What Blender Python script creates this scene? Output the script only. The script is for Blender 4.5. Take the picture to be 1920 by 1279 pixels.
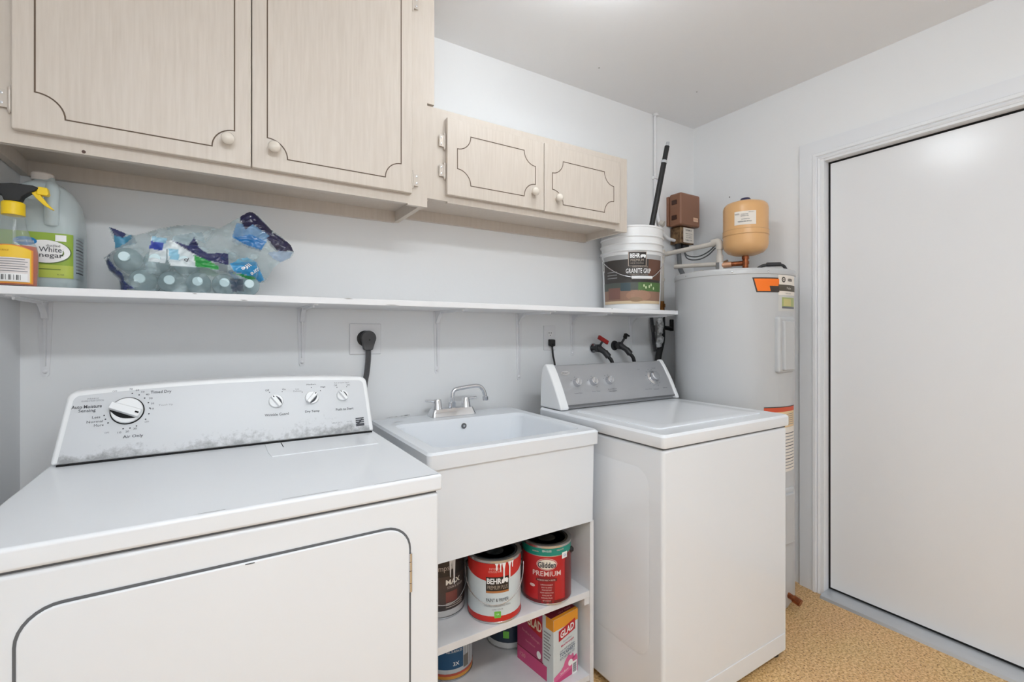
import bpy, bmesh, math, random
from mathutils import Vector, Matrix, noise
PI = math.pi
for o in list(bpy.data.objects): bpy.data.objects.remove(o)
scene = bpy.context.scene
C = scene.collection

# ---------------------------------------------------------------- camera
cd = bpy.data.cameras.new('camera'); cam = bpy.data.objects.new('camera', cd); C.objects.link(cam)
cd.sensor_width = 36.0; cd.lens = 882.0/1920*36; cd.shift_y = -15.5/1920; cd.clip_start = 0.02
cam.location = (0, 0, 1.23); cam.rotation_euler = (PI/2, 0, -math.radians(31.95))
scene.camera = cam

# ---------------------------------------------------------------- light and exposure
scene.view_settings.view_transform = 'Standard'; scene.view_settings.look = 'None'
scene.view_settings.gamma = 1; scene.view_settings.use_curve_mapping = False
scene.view_settings.exposure = 0.18
w = bpy.data.worlds.new('World'); scene.world = w; w.use_nodes = True
w.node_tree.nodes['Background'].inputs[0].default_value = (0.9, 0.95, 1, 1)
w.node_tree.nodes['Background'].inputs[1].default_value = 1.0
LAMP_STRENGTH = 11.0; FILL_STRENGTH = 23.5
la = bpy.data.lights.new('rear_fill', 'AREA'); la.shape = 'RECTANGLE'; la.size = 1.3; la.size_y = 1.7  # unseen fill light from behind, added to brighten the appliance fronts
la.energy = 3; la.color = (0.94, 0.975, 1.0)
lo = bpy.data.objects.new('rear_fill', la); C.objects.link(lo)
lo.location = (0.32, -1.72, 1.45)
lo.rotation_euler = (PI/2, 0, 0)   # emits towards +y

# ---------------------------------------------------------------- materials
def nodes(name):
    m = bpy.data.materials.new(name); m.use_nodes = True
    nt = m.node_tree; return m, nt, nt.nodes['Principled BSDF']
def rgb(r, g, b):
    f = lambda c: ((c/255+0.055)/1.055)**2.4 if c > 10 else c/255/12.92
    return (f(r), f(g), f(b), 1)
def mat(name, col, rough=.5, metal=0., spec=.5, bump=0., bscale=80., coat=0., **k):
    m, nt, b = nodes(name)
    b.inputs['Base Color'].default_value = col; b.inputs['Roughness'].default_value = rough
    b.inputs['Metallic'].default_value = metal; b.inputs['Specular IOR Level'].default_value = spec
    b.inputs['Coat Weight'].default_value = coat
    if bump:
        t = nt.nodes.new('ShaderNodeTexCoord'); n = nt.nodes.new('ShaderNodeTexNoise')
        n.inputs['Scale'].default_value = bscale; n.inputs['Detail'].default_value = 4
        bp = nt.nodes.new('ShaderNodeBump'); bp.inputs['Strength'].default_value = bump; bp.inputs['Distance'].default_value = .002
        nt.links.new(t.outputs['Object'], n.inputs['Vector']); nt.links.new(n.outputs['Fac'], bp.inputs['Height'])
        nt.links.new(bp.outputs['Normal'], b.inputs['Normal'])
    return m
def mat_mix(name, c1, c2, scale, lo=.4, hi=.6, rough=.5, stretch=(1, 1, 1), detail=4, bump=0., **k):
    m = mat(name, c1, rough, **k); nt = m.node_tree; b = nt.nodes['Principled BSDF']
    t = nt.nodes.new('ShaderNodeTexCoord'); mp = nt.nodes.new('ShaderNodeMapping'); mp.inputs['Scale'].default_value = stretch
    n = nt.nodes.new('ShaderNodeTexNoise'); n.inputs['Scale'].default_value = scale; n.inputs['Detail'].default_value = detail
    r = nt.nodes.new('ShaderNodeValToRGB'); e = r.color_ramp.elements
    e[0].position = lo; e[0].color = c1; e[1].position = hi; e[1].color = c2
    nt.links.new(t.outputs['Object'], mp.inputs[0]); nt.links.new(mp.outputs[0], n.inputs['Vector'])
    nt.links.new(n.outputs['Fac'], r.inputs[0]); nt.links.new(r.outputs[0], b.inputs['Base Color'])
    if bump:
        bp = nt.nodes.new('ShaderNodeBump'); bp.inputs['Strength'].default_value = bump; bp.inputs['Distance'].default_value = .002
        nt.links.new(n.outputs['Fac'], bp.inputs['Height']); nt.links.new(bp.outputs['Normal'], b.inputs['Normal'])
    return m
def mat_clear(name, tint, amount=.75, rough=.08, ior=1.25):
    """thin clear plastic: mostly see-through, with a glossy skin and a little tinted body"""
    m, nt, b = nodes(name)
    out = [n for n in nt.nodes if n.type == 'OUTPUT_MATERIAL'][0]
    b.inputs['Base Color'].default_value = tint; b.inputs['Roughness'].default_value = rough
    tr = nt.nodes.new('ShaderNodeBsdfTransparent'); tr.inputs[0].default_value = (0.95, 0.97, 0.97, 1)
    lw = nt.nodes.new('ShaderNodeLayerWeight'); lw.inputs['Blend'].default_value = .35
    ma = nt.nodes.new('ShaderNodeMapRange'); ma.inputs['To Min'].default_value = 1-amount; ma.inputs['To Max'].default_value = min(1., 1-amount+.55)
    mx = nt.nodes.new('ShaderNodeMixShader')
    nt.links.new(lw.outputs['Facing'], ma.inputs['Value']); nt.links.new(ma.outputs[0], mx.inputs[0])
    nt.links.new(tr.outputs[0], mx.inputs[1]); nt.links.new(b.outputs[0], mx.inputs[2]); nt.links.new(mx.outputs[0], out.inputs[0])
    return m, nt, b, mx, ma

M_ = {}
M_['wall'] = mat('wall_paint', rgb(245, 246, 247), .55, bump=.12, bscale=55)
M_['ceiling'] = mat('ceiling_paint', rgb(250, 251, 253), .7, bump=.12, bscale=45)
M_['trim'] = mat('trim_paint', rgb(240, 242, 245), .35, bump=.05, bscale=30)
M_['door'] = mat('door_paint', rgb(240, 241, 243), .2, bump=.05, bscale=18)
M_['shelf'] = mat('shelf_paint', rgb(240, 240, 242), .4, bump=.1, bscale=40)
M_['wood'] = mat_mix('pickled_wood', rgb(216, 206, 195), rgb(207, 196, 184), 26, .3, .75, .42, (6, 6, .35), 6, bump=.04)
M_['woodedge'] = mat_mix('pickled_wood_frame', rgb(214, 204, 193), rgb(208, 197, 185), 22, .3, .75, .45, (5, 5, .5), 5)
M_['groove'] = mat('groove_brown', rgb(96, 78, 62), .6)
M_['porcelain'] = mat('porcelain_knob', rgb(228, 219, 207), .15)
M_['hinge'] = mat('painted_hinge', rgb(205, 196, 186), .4, metal=.3)
M_['white'] = mat('appliance_white', rgb(237, 240, 244), .18, spec=.5)
M_['dryerpanel'] = None
M_['plastic'] = mat('white_plastic', rgb(238, 239, 240), .3)
M_['sink'] = mat('sink_white', rgb(234, 238, 243), .22)
M_['unit'] = mat_mix('melamine_white', rgb(233, 233, 234), rgb(222, 222, 224), 9, .35, .75, .4)
M_['black'] = mat('black_rubber', rgb(26, 26, 27), .5)
M_['gap'] = mat('dark_gap', rgb(20, 20, 22), .9)
M_['gapgrey'] = mat('seam_grey', rgb(105, 106, 108), .8)
M_['ink'] = mat('print_ink', rgb(70, 72, 78), .6)
M_['inkpale'] = mat('print_ink_pale', rgb(140, 141, 146), .6)
M_['cord'] = mat('grey_cord', rgb(80, 80, 82), .55)
M_['silver'] = mat('silver_panel', rgb(172, 173, 176), .32, metal=.35)
M_['silverdk'] = mat('silver_lip', rgb(120, 121, 124), .35, metal=.5)
M_['chrome'] = mat('chrome', rgb(225, 226, 229), .08, metal=1)
M_['satin'] = mat('satin_chrome', rgb(215, 216, 219), .2, metal=1)
M_['alu'] = mat('aluminium', rgb(206, 210, 215), .3, metal=.55)
M_['heater'] = mat('heater_grey', rgb(196, 197, 198), .28)
M_['copper'] = mat_mix('copper', rgb(176, 104, 66), rgb(120, 66, 40), 60, .3, .7, .35, metal=.8)
M_['brass'] = mat('brass_brown', rgb(150, 98, 45), .35, metal=.7)
M_['cpvc'] = mat('cpvc_cream', rgb(216, 208, 198), .4)
M_['brown'] = mat('brown_plastic', rgb(146, 102, 78), .42, bump=.05)
M_['browndk'] = mat('brown_dark', rgb(74, 46, 34), .5)
M_['tan'] = mat('tan_enamel', rgb(230, 180, 124), .3)
M_['tanseam'] = mat('tan_seam', rgb(200, 152, 104), .4)
M_['bronze'] = mat_mix('bronze_box', rgb(146, 116, 82), rgb(84, 62, 44), 40, .35, .65, .35, metal=.5)
M_['paper'] = mat('paper_label', rgb(240, 232, 222), .55)
M_['white_paint'] = mat('white_print', rgb(246, 246, 246), .4)
M_['valve'] = mat('dark_valve', rgb(62, 62, 64), .4, metal=.4)
M_['red'] = mat('red_handle', rgb(166, 34, 30), .4)
M_['foam'] = mat_mix('torn_foam', rgb(222, 222, 222), rgb(150, 150, 150), 60, .4, .65, .7)
M_['insul'] = mat('black_insulation', rgb(44, 44, 45), .7, bump=.3)
M_['greyhose'] = mat('grey_conduit', rgb(112, 114, 116), .5)
M_['navycap'] = mat('navy_cap', rgb(48, 48, 84), .4)
M_['tin'] = mat('tin_rim', rgb(200, 202, 205), .25, metal=.9)
M_['linoleum'] = None
def C_(key, r, g, b, rough=.4, **k):
    if key not in M_: M_[key] = mat(key, rgb(r, g, b), rough, **k)
    return M_[key]

# tan speckled floor
m, nt, b = nodes('tan_speckled_floor'); M_['floor'] = m
t = nt.nodes.new('ShaderNodeTexCoord')
n1 = nt.nodes.new('ShaderNodeTexNoise'); n1.inputs['Scale'].default_value = 110; n1.inputs['Detail'].default_value = 6
r1 = nt.nodes.new('ShaderNodeValToRGB'); e = r1.color_ramp.elements
e[0].position = .34; e[0].color = rgb(208, 158, 98); e[1].position = .62; e[1].color = rgb(250, 212, 156)
n3 = nt.nodes.new('ShaderNodeTexNoise'); n3.inputs['Scale'].default_value = 5
n2 = nt.nodes.new('ShaderNodeTexNoise'); n2.inputs['Scale'].default_value = 150; n2.inputs['Detail'].default_value = 2
r2 = nt.nodes.new('ShaderNodeValToRGB'); e = r2.color_ramp.elements
e[0].position = .58; e[0].color = (0, 0, 0, 1); e[1].position = .66; e[1].color = (1, 1, 1, 1)
mx = nt.nodes.new('ShaderNodeMix'); mx.data_type = 'RGBA'; mx.inputs['B'].default_value = rgb(146, 96, 54)
mx2 = nt.nodes.new('ShaderNodeMix'); mx2.data_type = 'RGBA'; mx2.blend_type = 'MULTIPLY'; mx2.inputs['Factor'].default_value = .35
for q in (n1, n2, n3): nt.links.new(t.outputs['Object'], q.inputs['Vector'])
nt.links.new(n1.outputs['Fac'], r1.inputs[0]); nt.links.new(n2.outputs['Fac'], r2.inputs[0])
nt.links.new(r1.outputs[0], mx.inputs['A']); nt.links.new(r2.outputs[0], mx.inputs['Factor'])
nt.links.new(mx.outputs['Result'], mx2.inputs['A']); nt.links.new(n3.outputs['Color'], mx2.inputs['B'])
mx2.inputs['Factor'].default_value = .12
nt.links.new(mx2.outputs['Result'], b.inputs['Base Color']); b.inputs['Roughness'].default_value = .5

# dryer console panel: off-white with scuffed dirt low down
m = mat('console_panel_white', rgb(210, 212, 215), .32); M_['dryerpanel'] = m; nt = m.node_tree; b = nt.nodes['Principled BSDF']
t = nt.nodes.new('ShaderNodeTexCoord'); sp = nt.nodes.new('ShaderNodeSeparateXYZ')
n1 = nt.nodes.new('ShaderNodeTexNoise'); n1.inputs['Scale'].default_value = 40; n1.inputs['Detail'].default_value = 7; n1.inputs['Roughness'].default_value = .7
mr = nt.nodes.new('ShaderNodeMapRange'); mr.inputs['From Min'].default_value = .925; mr.inputs['From Max'].default_value = .99
mr.inputs['To Min'].default_value = .06; mr.inputs['To Max'].default_value = -.42
n2 = nt.nodes.new('ShaderNodeTexNoise'); n2.inputs['Scale'].default_value = 7
ad = nt.nodes.new('ShaderNodeMath'); ad2 = nt.nodes.new('ShaderNodeMath'); ad2.operation = 'MULTIPLY_ADD'; ad2.inputs[1].default_value = .7; 
r = nt.nodes.new('ShaderNodeValToRGB'); e = r.color_ramp.elements
e[0].position = .74; e[0].color = rgb(210, 212, 215); e[1].position = 1.0; e[1].color = rgb(150, 151, 153)
nt.links.new(t.outputs['Object'], sp.inputs[0]); nt.links.new(t.outputs['Object'], n1.inputs['Vector']); nt.links.new(t.outputs['Object'], n2.inputs['Vector'])
nt.links.new(sp.outputs['Z'], mr.inputs['Value']); nt.links.new(n1.outputs['Fac'], ad.inputs[0]); nt.links.new(mr.outputs[0], ad.inputs[1])
nt.links.new(n2.outputs['Fac'], ad2.inputs[0]); nt.links.new(ad.outputs[0], ad2.inputs[2]); nt.links.new(ad2.outputs[0], r.inputs[0])
nt.links.new(r.outputs[0], b.inputs['Base Color'])

# ---------------------------------------------------------------- mesh helpers
ORG = {}
def tag(o, label, cat, group=None):
    o['label'] = label; o['category'] = cat
    if group: o['group'] = group
    return o
def thing(name, label, cat, loc=(0, 0, 0), rz=0., world=True, group=None):
    """an Empty at the thing's base; with world=True its meshes are given in room coordinates"""
    o = bpy.data.objects.new(name, None); C.objects.link(o); o.empty_display_size = .05
    o.location = loc; o.rotation_euler = (0, 0, rz)
    ORG[o.name] = Vector(loc) if world else Vector((0, 0, 0))
    return tag(o, label, cat, group)
def root_of(o):
    while o.parent: o = o.parent
    return o
def link(name, me, m, parent=None, smooth=None, bevel=0., seg=2, kind=None, label=None):
    if m is not None and not me.materials: me.materials.append(m)
    if parent is not None:
        off = ORG.get(root_of(parent).name, Vector((0, 0, 0)))
        if off.length: me.transform(Matrix.Translation(-off))
    o = bpy.data.objects.new(name, me); C.objects.link(o)
    if parent is not None: o.parent = parent
    if smooth is not None:
        for p in me.polygons: p.use_smooth = True
        me.set_sharp_from_angle(angle=math.radians(smooth))
    if bevel:
        bv = o.modifiers.new('bevel', 'BEVEL'); bv.width = bevel; bv.segments = seg; bv.limit_method = 'ANGLE'; bv.angle_limit = math.radians(40)
        for p in me.polygons: p.use_smooth = True
        bv.harden_normals = True
        me.set_sharp_from_angle(angle=math.radians(40)) if smooth is None else None
    if kind: o['kind'] = kind
    if label: o['label'] = label
    return o
class MB:
    def __init__(s): s.v = []; s.f = []
    def add(s, vs, fs, M=None):
        n = len(s.v)
        s.v += [(M @ Vector(p)) if M is not None else Vector(p) for p in vs]
        s.f += [tuple(i+n for i in f) for f in fs]; return s
    def box(s, x0, x1, y0, y1, z0, z1, M=None):
        if x0 > x1: x0, x1 = x1, x0
        if y0 > y1: y0, y1 = y1, y0
        if z0 > z1: z0, z1 = z1, z0
        return s.add([(x0, y0, z0), (x1, y0, z0), (x1, y1, z0), (x0, y1, z0), (x0, y0, z1), (x1, y0, z1), (x1, y1, z1), (x0, y1, z1)],
                     [(3, 2, 1, 0), (4, 5, 6, 7), (0, 1, 5, 4), (1, 2, 6, 5), (2, 3, 7, 6), (3, 0, 4, 7)], M)
    def loft(s, loops, close0=True, close1=True, M=None, cyc=True):
        n = len(loops[0]); vs = [p for l in loops for p in l]; fs = []
        for k in range(len(loops)-1):
            for i in range(n if cyc else n-1):
                j = (i+1) % n; fs.append((k*n+i, k*n+j, (k+1)*n+j, (k+1)*n+i))
        if close0: fs.append(tuple(range(n-1, -1, -1)))
        if close1: fs.append(tuple((len(loops)-1)*n+i for i in range(n)))
        return s.add(vs, fs, M)
    def lathe(s, prof, seg=32, M=None, c=(0, 0), close0=True, close1=True):
        return s.loft([[(c[0]+r*math.cos(2*PI*i/seg), c[1]+r*math.sin(2*PI*i/seg), z) for i in range(seg)] for r, z in prof], close0, close1, M)
    def prism(s, poly, f0, f1):
        """poly of 2-tuples, f0/f1 map (a,b)->3d for the two end faces"""
        return s.loft([[f0(*p) for p in poly], [f1(*p) for p in poly]])
    def tube(s, pts, r, seg=10, caps=True):
        pts = [Vector(p) for p in pts]; loops = []; up = None
        for i, p in enumerate(pts):
            d = (pts[min(i+1, len(pts)-1)]-pts[max(i-1, 0)]).normalized()
            if up is None:
                up = Vector((0, 0, 1)) if abs(d.z) < .9 else Vector((1, 0, 0))
            a = d.cross(up)
            if a.length < 1e-4: a = d.cross(Vector((0, 1, 0)))
            a.normalize(); b = a.cross(d).normalized(); up = b
            rr = r[min(i, len(r)-1)] if isinstance(r, (list, tuple)) else r
            loops.append([p+a*(rr*math.cos(2*PI*k/seg))+b*(rr*math.sin(2*PI*k/seg)) for k in range(seg)])
        return s.loft(loops, caps, caps)
    def ribbon(s, pts, wdt, normal, closed=False):
        """flat strip following pts (coplanar), facing normal"""
        pts = [Vector(p) for p in pts]; nn = Vector(normal).normalized(); n = len(pts); vs = []; fs = []
        for i, p in enumerate(pts):
            a = pts[(i-1) % n] if (closed or i) else p; c = pts[(i+1) % n] if (closed or i < n-1) else p
            d1 = (p-a); d2 = (c-p); d1 = d1.normalized() if d1.length > 1e-9 else d2.normalized(); d2 = d2.normalized() if d2.length > 1e-9 else d1
            t = (d1+d2); t = t.normalized() if t.length > 1e-6 else d1
            sd = nn.cross(t); k = max(.35, sd.dot(nn.cross(d1))); vs += [p+sd*(wdt/2/k), p-sd*(wdt/2/k)]
        for i in range(n if closed else n-1):
            j = (i+1) % n; fs.append((2*i, 2*j, 2*j+1, 2*i+1))
        return s.add(vs, fs)
    def quad(s, a, b, c, d): return s.add([a, b, c, d], [(0, 1, 2, 3)])
    def mesh(s, name='mesh'):
        me = bpy.data.meshes.new(name); me.from_pydata([tuple(p) for p in s.v], [], s.f)
        bm = bmesh.new(); bm.from_mesh(me); bmesh.ops.recalc_face_normals(bm, faces=bm.faces); bm.to_mesh(me); bm.free(); return me
    def build(s, name, m, parent=None, **k): return link(name, s.mesh(name), m, parent, **k)
def box(name, m, parent, x0, x1, y0, y1, z0, z1, **k): return MB().box(x0, x1, y0, y1, z0, z1).build(name, m, parent, **k)
def struct(name, mb, m, **k):
    o = mb.build(name, m, **k); o['kind'] = 'structure'; return o
def axis_y(x, y, z, flip=True):
    """lathe z axis -> pointing -y (out of the back wall)"""
    return Matrix.Translation((x, y, z)) @ Matrix.Rotation(PI/2, 4, 'X')
def rrect(x0, x1, y0, y1, r, n=6):
    out = []
    for cx, cy, a in ((x1-r, y1-r, 0), (x0+r, y1-r, PI/2), (x0+r, y0+r, PI), (x1-r, y0+r, 1.5*PI)):
        out += [(cx+r*math.cos(a+PI/2*i/n), cy+r*math.sin(a+PI/2*i/n)) for i in range(n+1)]
    return out
def bez(pts, n=24):
    """smooth Catmull-Rom path"""
    P = [Vector(p) for p in pts]; P = [P[0]*2-P[1]]+P+[P[-1]*2-P[-2]]; out = []
    segs = len(P)-3
    for i in range(segs):
        for k in range(n//segs+1):
            t = k/(n//segs+1); a, b, c, d = P[i:i+4]
            out.append(.5*((2*b)+(c-a)*t+(2*a-5*b+4*c-d)*t*t+(3*b-a-3*c+d)*t**3))
    out.append(P[-2]); return out
# lettering -------------------------------------------------
def txt(s, wd, ht, fmap, m, parent, name='lettering', bold=0., ang=0.):
    """text fitted to wd x ht about its centre, mapped through fmap(a,b)->3d"""
    cu = bpy.data.curves.new('t', 'FONT'); cu.body = s; cu.resolution_u = 2; cu.offset = bold; cu.fill_mode = 'FRONT'
    ob = bpy.data.objects.new('t', cu); C.objects.link(ob)
    dg = bpy.context.evaluated_depsgraph_get(); dg.update()
    me = bpy.data.meshes.new_from_object(ob.evaluated_get(dg)); bpy.data.objects.remove(ob); bpy.data.curves.remove(cu)
    if not me.vertices: return None
    xs = [v.co.x for v in me.vertices]; ys = [v.co.y for v in me.vertices]
    x0, x1, y0, y1 = min(xs), max(xs), min(ys), max(ys)
    ca, sa = math.cos(ang), math.sin(ang)
    for v in me.vertices:
        a = ((v.co.x-x0)/(x1-x0)-.5)*wd; b = ((v.co.y-y0)/max(1e-6, y1-y0)-.5)*ht
        v.co = Vector(fmap(a*ca-b*sa, a*sa+b*ca))
    me.materials.clear()
    return link(name, me, m, parent)
def plane(o, ex, ey, eps=.0006):
    o, ex, ey = Vector(o), Vector(ex).normalized(), Vector(ey).normalized(); n = ex.cross(ey)
    return lambda a, b: o+ex*a+ey*b+n*eps
def cylmap(cx, cy, R, th, z, eps=.0008):
    """th in degrees: the facing direction; a runs rightwards as seen from outside"""
    t0 = math.radians(th)
    return lambda a, b: Vector((cx+(R+eps)*math.cos(t0+a/R), cy+(R+eps)*math.sin(t0+a/R), z+b))
def cylpatch(name, m, parent, cx, cy, R, a0, a1, z0, z1, eps=.0004, n=20, **k):
    mb = MB(); A = [math.radians(a0+(a1-a0)*i/n) for i in range(n+1)]
    g = lambda a, z: (cx+(R+eps)*math.cos(a), cy+(R+eps)*math.sin(a), z)
    mb.loft([[g(a, z0) for a in A], [g(a, z1) for a in A]], False, False, cyc=False)
    return mb.build(name, m, parent, smooth=60, **k)
def cylpoly(name, m, parent, f, pts):
    """flat print of any outline (fan about its centre) through a surface map"""
    n = len(pts); cx = sum(p[0] for p in pts)/n; cy = sum(p[1] for p in pts)/n
    mb = MB(); vs = [f(cx, cy)]; rings = 3; fs = []
    for k in range(1, rings+1): vs += [f(cx+(p[0]-cx)*k/rings, cy+(p[1]-cy)*k/rings) for p in pts]
    for i in range(n): fs.append((0, 1+i, 1+(i+1) % n))
    for k in range(rings-1):
        for i in range(n):
            j = (i+1) % n; fs.append((1+k*n+i, 1+(k+1)*n+i, 1+(k+1)*n+j, 1+k*n+j))
    mb.add(vs, fs); return mb.build(name, m, parent)
def ell(a, b, n=28, cx=0, cy=0): return [(cx+a*math.cos(2*PI*i/n), cy+b*math.sin(2*PI*i/n)) for i in range(n)]
def rect(x0, x1, y0, y1, n=6):
    o = []
    for i in range(n): o.append((x0+(x1-x0)*i/n, y0))
    for i in range(n): o.append((x1, y0+(y1-y0)*i/n))
    for i in range(n): o.append((x1-(x1-x0)*i/n, y1))
    for i in range(n): o.append((x0, y1-(y1-y0)*i/n))
    return o

# ---------------------------------------------------------------- room shell
XL, XR, YB, YF, ZC = -.465, 2.42, 1.82, -1.7, 2.453
struct('floor', MB().box(XL-.1, XR+.2, YF-.1, YB+.1, -.1, 0), M_['floor'])
struct('ceiling', MB().box(XL-.1, XR+.2, YF-.1, YB+.1, ZC, ZC+.1), M_['ceiling'])
struct('wall_back', MB().box(XL-.1, XR+.15, YB, YB+.1, 0, ZC), M_['wall'])
struct('wall_left', MB().box(XL-.1, XL, YF-.1, YB, 0, ZC), M_['wall'])
DY0, DY1, DZ = .245, 1.118, 2.055          # rough opening of the door
struct('wall_right', MB().box(XR, XR+.12, DY1, YB, 0, ZC).box(XR, XR+.12, YF-.1, DY0, 0, ZC).box(XR, XR+.12, DY0, DY1, DZ, ZC), M_['wall'])
struct('wall_front', MB().box(XL, -.35, YF-.1, YF, 0, ZC).box(1.0, XR, YF-.1, YF, 0, ZC).box(-.35, 1.0, YF-.1, YF, 0, .6).box(-.35, 1.0, YF-.1, YF, 2.3, ZC), M_['wall'])
wf = MB()
for x in (-.35, .305, .96): wf.box(x, x+.04, YF-.07, YF-.03, .6, 2.3)
for z in (.6, 2.26): wf.box(-.35, 1.0, YF-.07, YF-.03, z, z+.04)
struct('added_window_1', wf, M_['trim'])  # made-up opening behind the camera, added for the rear fill light

# door slab, jamb, casing, threshold
dr = struct('door_1', MB().box(2.446, 2.488, DY0+.028, 1.087, .030, 2.026), M_['door'], bevel=.002)
MB().box(2.4475, 2.486, 1.087, 1.0955, .0225, 2.0345).box(2.4475, 2.486, DY0+.0225, DY0+.028, .0225, 2.0345).box(2.4475, 2.486, DY0+.028, 1.087, 2.026, 2.0345).box(2.4475, 2.486, DY0+.028, 1.087, .0225, .030).build('weatherstrip', M_['gap'], dr)
jb = MB().box(2.405, XR+.12, 1.0955, DY1, 0, DZ-.0).box(2.405, XR+.12, DY0, DY0+.0225, 0, DZ).box(2.405, XR+.12, DY0+.0225, 1.0955, 2.0345, DZ)
struct('trim_1', jb, M_['trim'], bevel=.002)
# casing profile: (distance out from opening, height proud of wall)
prof = [(0, 0), (0, .018), (.008, .021), (.014, .017), (.018, .023), (.03, .024), (.034, .018), (.094, .013), (.096, 0)]
def casing():
    mb = MB(); loops = []
    yi1, yi0, zi = 1.112, DY0+.006, 2.046
    loops.append([(XR-h, yi1+o, 0) for o, h in prof]); loops.append([(XR-h, yi1+o, zi+o) for o, h in prof])
    loops.append([(XR-h, yi0-o, zi+o) for o, h in prof]); loops.append([(XR-h, yi0-o, 0) for o, h in prof])
    return mb.loft(loops)
struct('trim_2', casing(), M_['trim'], smooth=20)
th = MB(); tp = [(2.362, 0), (2.366, .012), (2.376, .017), (2.40, .020), (2.49, .022), (2.49, 0)]
th.prism(tp, lambda a, b: (a, 1.094, b), lambda a, b: (a, DY0+.023, b)); struct('trim_3', th, M_['alu'], smooth=30)
# painted-over marks: small nail hole plugs on wall and ceiling
def nail_holes(parent, spots, ax):
    for x, y, z in spots:
        mb = MB()
        if ax == 'z': mb.lathe([(.0035, z-.0006), (.0035, z)], 10, c=(x, y))
        else: mb.lathe([(.004, 0), (.004, .0008)], 10, Matrix.Translation((x, y, z)) @ Matrix.Rotation(-PI/2, 4, 'Y'))
        mb.build('nail_hole', C_('nail_hole_grey', 150, 150, 150, .8), parent)
nail_holes(bpy.data.objects['ceiling'], ((1.49, 1.63, ZC), (2.06, 1.53, ZC)), 'z')
nail_holes(bpy.data.objects['wall_right'], ((XR, 1.585, 1.987),), 'x')
struct('baseboard_back', MB().box(XL, XR, YB-.012, YB, 0, .09), M_['trim'])

# ---------------------------------------------------------------- ceiling light (just above the frame)
t = thing('ceiling_light', 'round flush ceiling light with frosted white dome above the sink', 'ceiling light', (1.0, 1.02, ZC))
MB().lathe([(.095, ZC-.03), (.10, ZC)], 40, c=(1.0, 1.02)).build('base', M_['trim'], t, smooth=40)
m, nt, b = nodes('lit_frosted_dome'); b.inputs['Base Color'].default_value = (.9, .9, .9, 1)
b.inputs['Emission Color'].default_value = (.905, .962, 1, 1); b.inputs['Emission Strength'].default_value = LAMP_STRENGTH
MB().lathe([(.09, ZC-.03), (.13, ZC-.05), (.145, ZC-.08), (.14, ZC-.11), (.115, ZC-.135), (.07, ZC-.152), (.004, ZC-.158)], 40, c=(1.0, 1.02)).build('dome', m, t, smooth=60)

t = thing('ceiling_light', 'long fill light added on the ceiling behind the camera', 'ceiling light', (.30, -.55, ZC))  # added fill lamp, no known fixture here; lifts fronts and tops
box('fill_housing', M_['trim'], t, -.33, .93, -.66, -.44, ZC-.03, ZC)
m, nt, b = nodes('fill_glow'); b.inputs['Base Color'].default_value = (.9, .9, .9, 1)
b.inputs['Emission Color'].default_value = (.905, .962, 1, 1); b.inputs['Emission Strength'].default_value = FILL_STRENGTH
MB().prism([(-.10, 0), (-.09, -.035), (-.05, -.055), (.05, -.055), (.09, -.035), (.10, 0)], lambda a, b_: (-.32, -.55+a, ZC-.03+b_), lambda a, b_: (.92, -.55+a, ZC-.03+b_)).build('fill_diffuser', m, t, smooth=60)

# ---------------------------------------------------------------- wall cabinets
def scallop(x0, x1, z0, z1, r, y, tall=False):
    """outline with concave quarter-round corners"""
    pts = []
    for cx, cz, a0 in ((x0, z0, PI/2), (x1, z0, PI), (x1, z1, 1.5*PI), (x0, z1, 0)):
        # start..end so that the path runs counter-clockwise with corners bitten in
        arc = [(cx+r*math.cos(a0-PI/2*i/10), cz+r*math.sin(a0-PI/2*i/10)) for i in range(11)]
        pts += arc
    return [(x, y, z) for x, z in pts]
def knob(x, y, z, parent):
    MB().lathe([(.006, 0), (.006, .010), (.010, .013), (.0155, .018), (.0165, .023), (.013, .029), (.006, .032), (.001, .0325)], 24, axis_y(x, y, z)).build('knob', M_['porcelain'], parent, smooth=60)
def hinge(x, y, z, parent, side):
    mb = MB(); s = side
    mb.tube([(x, y, z-.022), (x, y, z+.022)], .0042, 10)
    mb.lathe([(.001, z+.031), (.0035, z+.028), (.0045, z+.024), (.0045, z+.022)], 10, c=(x, y)); mb.lathe([(.0045, z-.022), (.0045, z-.024), (.0035, z-.028), (.001, z-.031)], 10, c=(x, y))
    mb.box(x, x+s*.020, y-.001, y+.003, z-.02, z+.02)
    MB_o = mb.build('hinge', M_['hinge'], parent, smooth=40)
    sc = MB()
    for q in (-.011, .011): sc.lathe([(.003, 0), (.003, .0015), (.001, .002)], 8, axis_y(x+s*.013, y-.001, z+q))
    sc.build('screw', M_['satin'], MB_o)
def cabinet_door(parent, x0, x1, z0, z1, y, th_, groove, r, kx, kz, hs):
    d = box('door', M_['wood'], parent, x0, x1, y, y+th_, z0, z1, bevel=.003)
    MB().ribbon(scallop(*groove, r, y-.0004), .0032, (0, -1, 0), True).build('groove', M_['groove'], d)
    knob(kx, y, kz, d)
    for hz in hs[1]: hinge(hs[0], y+.012, hz, d, hs[2])
    return d
YD, YFm = 1.496, 1.515
t = thing('wall_cabinet', 'tall pickled wood wall cabinet with two large grooved doors over the dryer', 'cabinet', (.07, 1.66, 1.662))
box('side_panel', M_['woodedge'], t, XL+.002, XL+.02, YFm+.018, YB-.001, 1.664, 2.44)
box('side_panel', M_['woodedge'], t, .585, .603, YFm+.018, YB-.001, 1.664, 2.44)
box('bottom_panel', M_['woodedge'], t, XL+.02, .585, YFm+.018, YB-.02, 1.704, 1.716)
box('back_rail', M_['woodedge'], t, XL+.02, .585, YB-.02, YB-.001, 1.662, 1.705)
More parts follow.
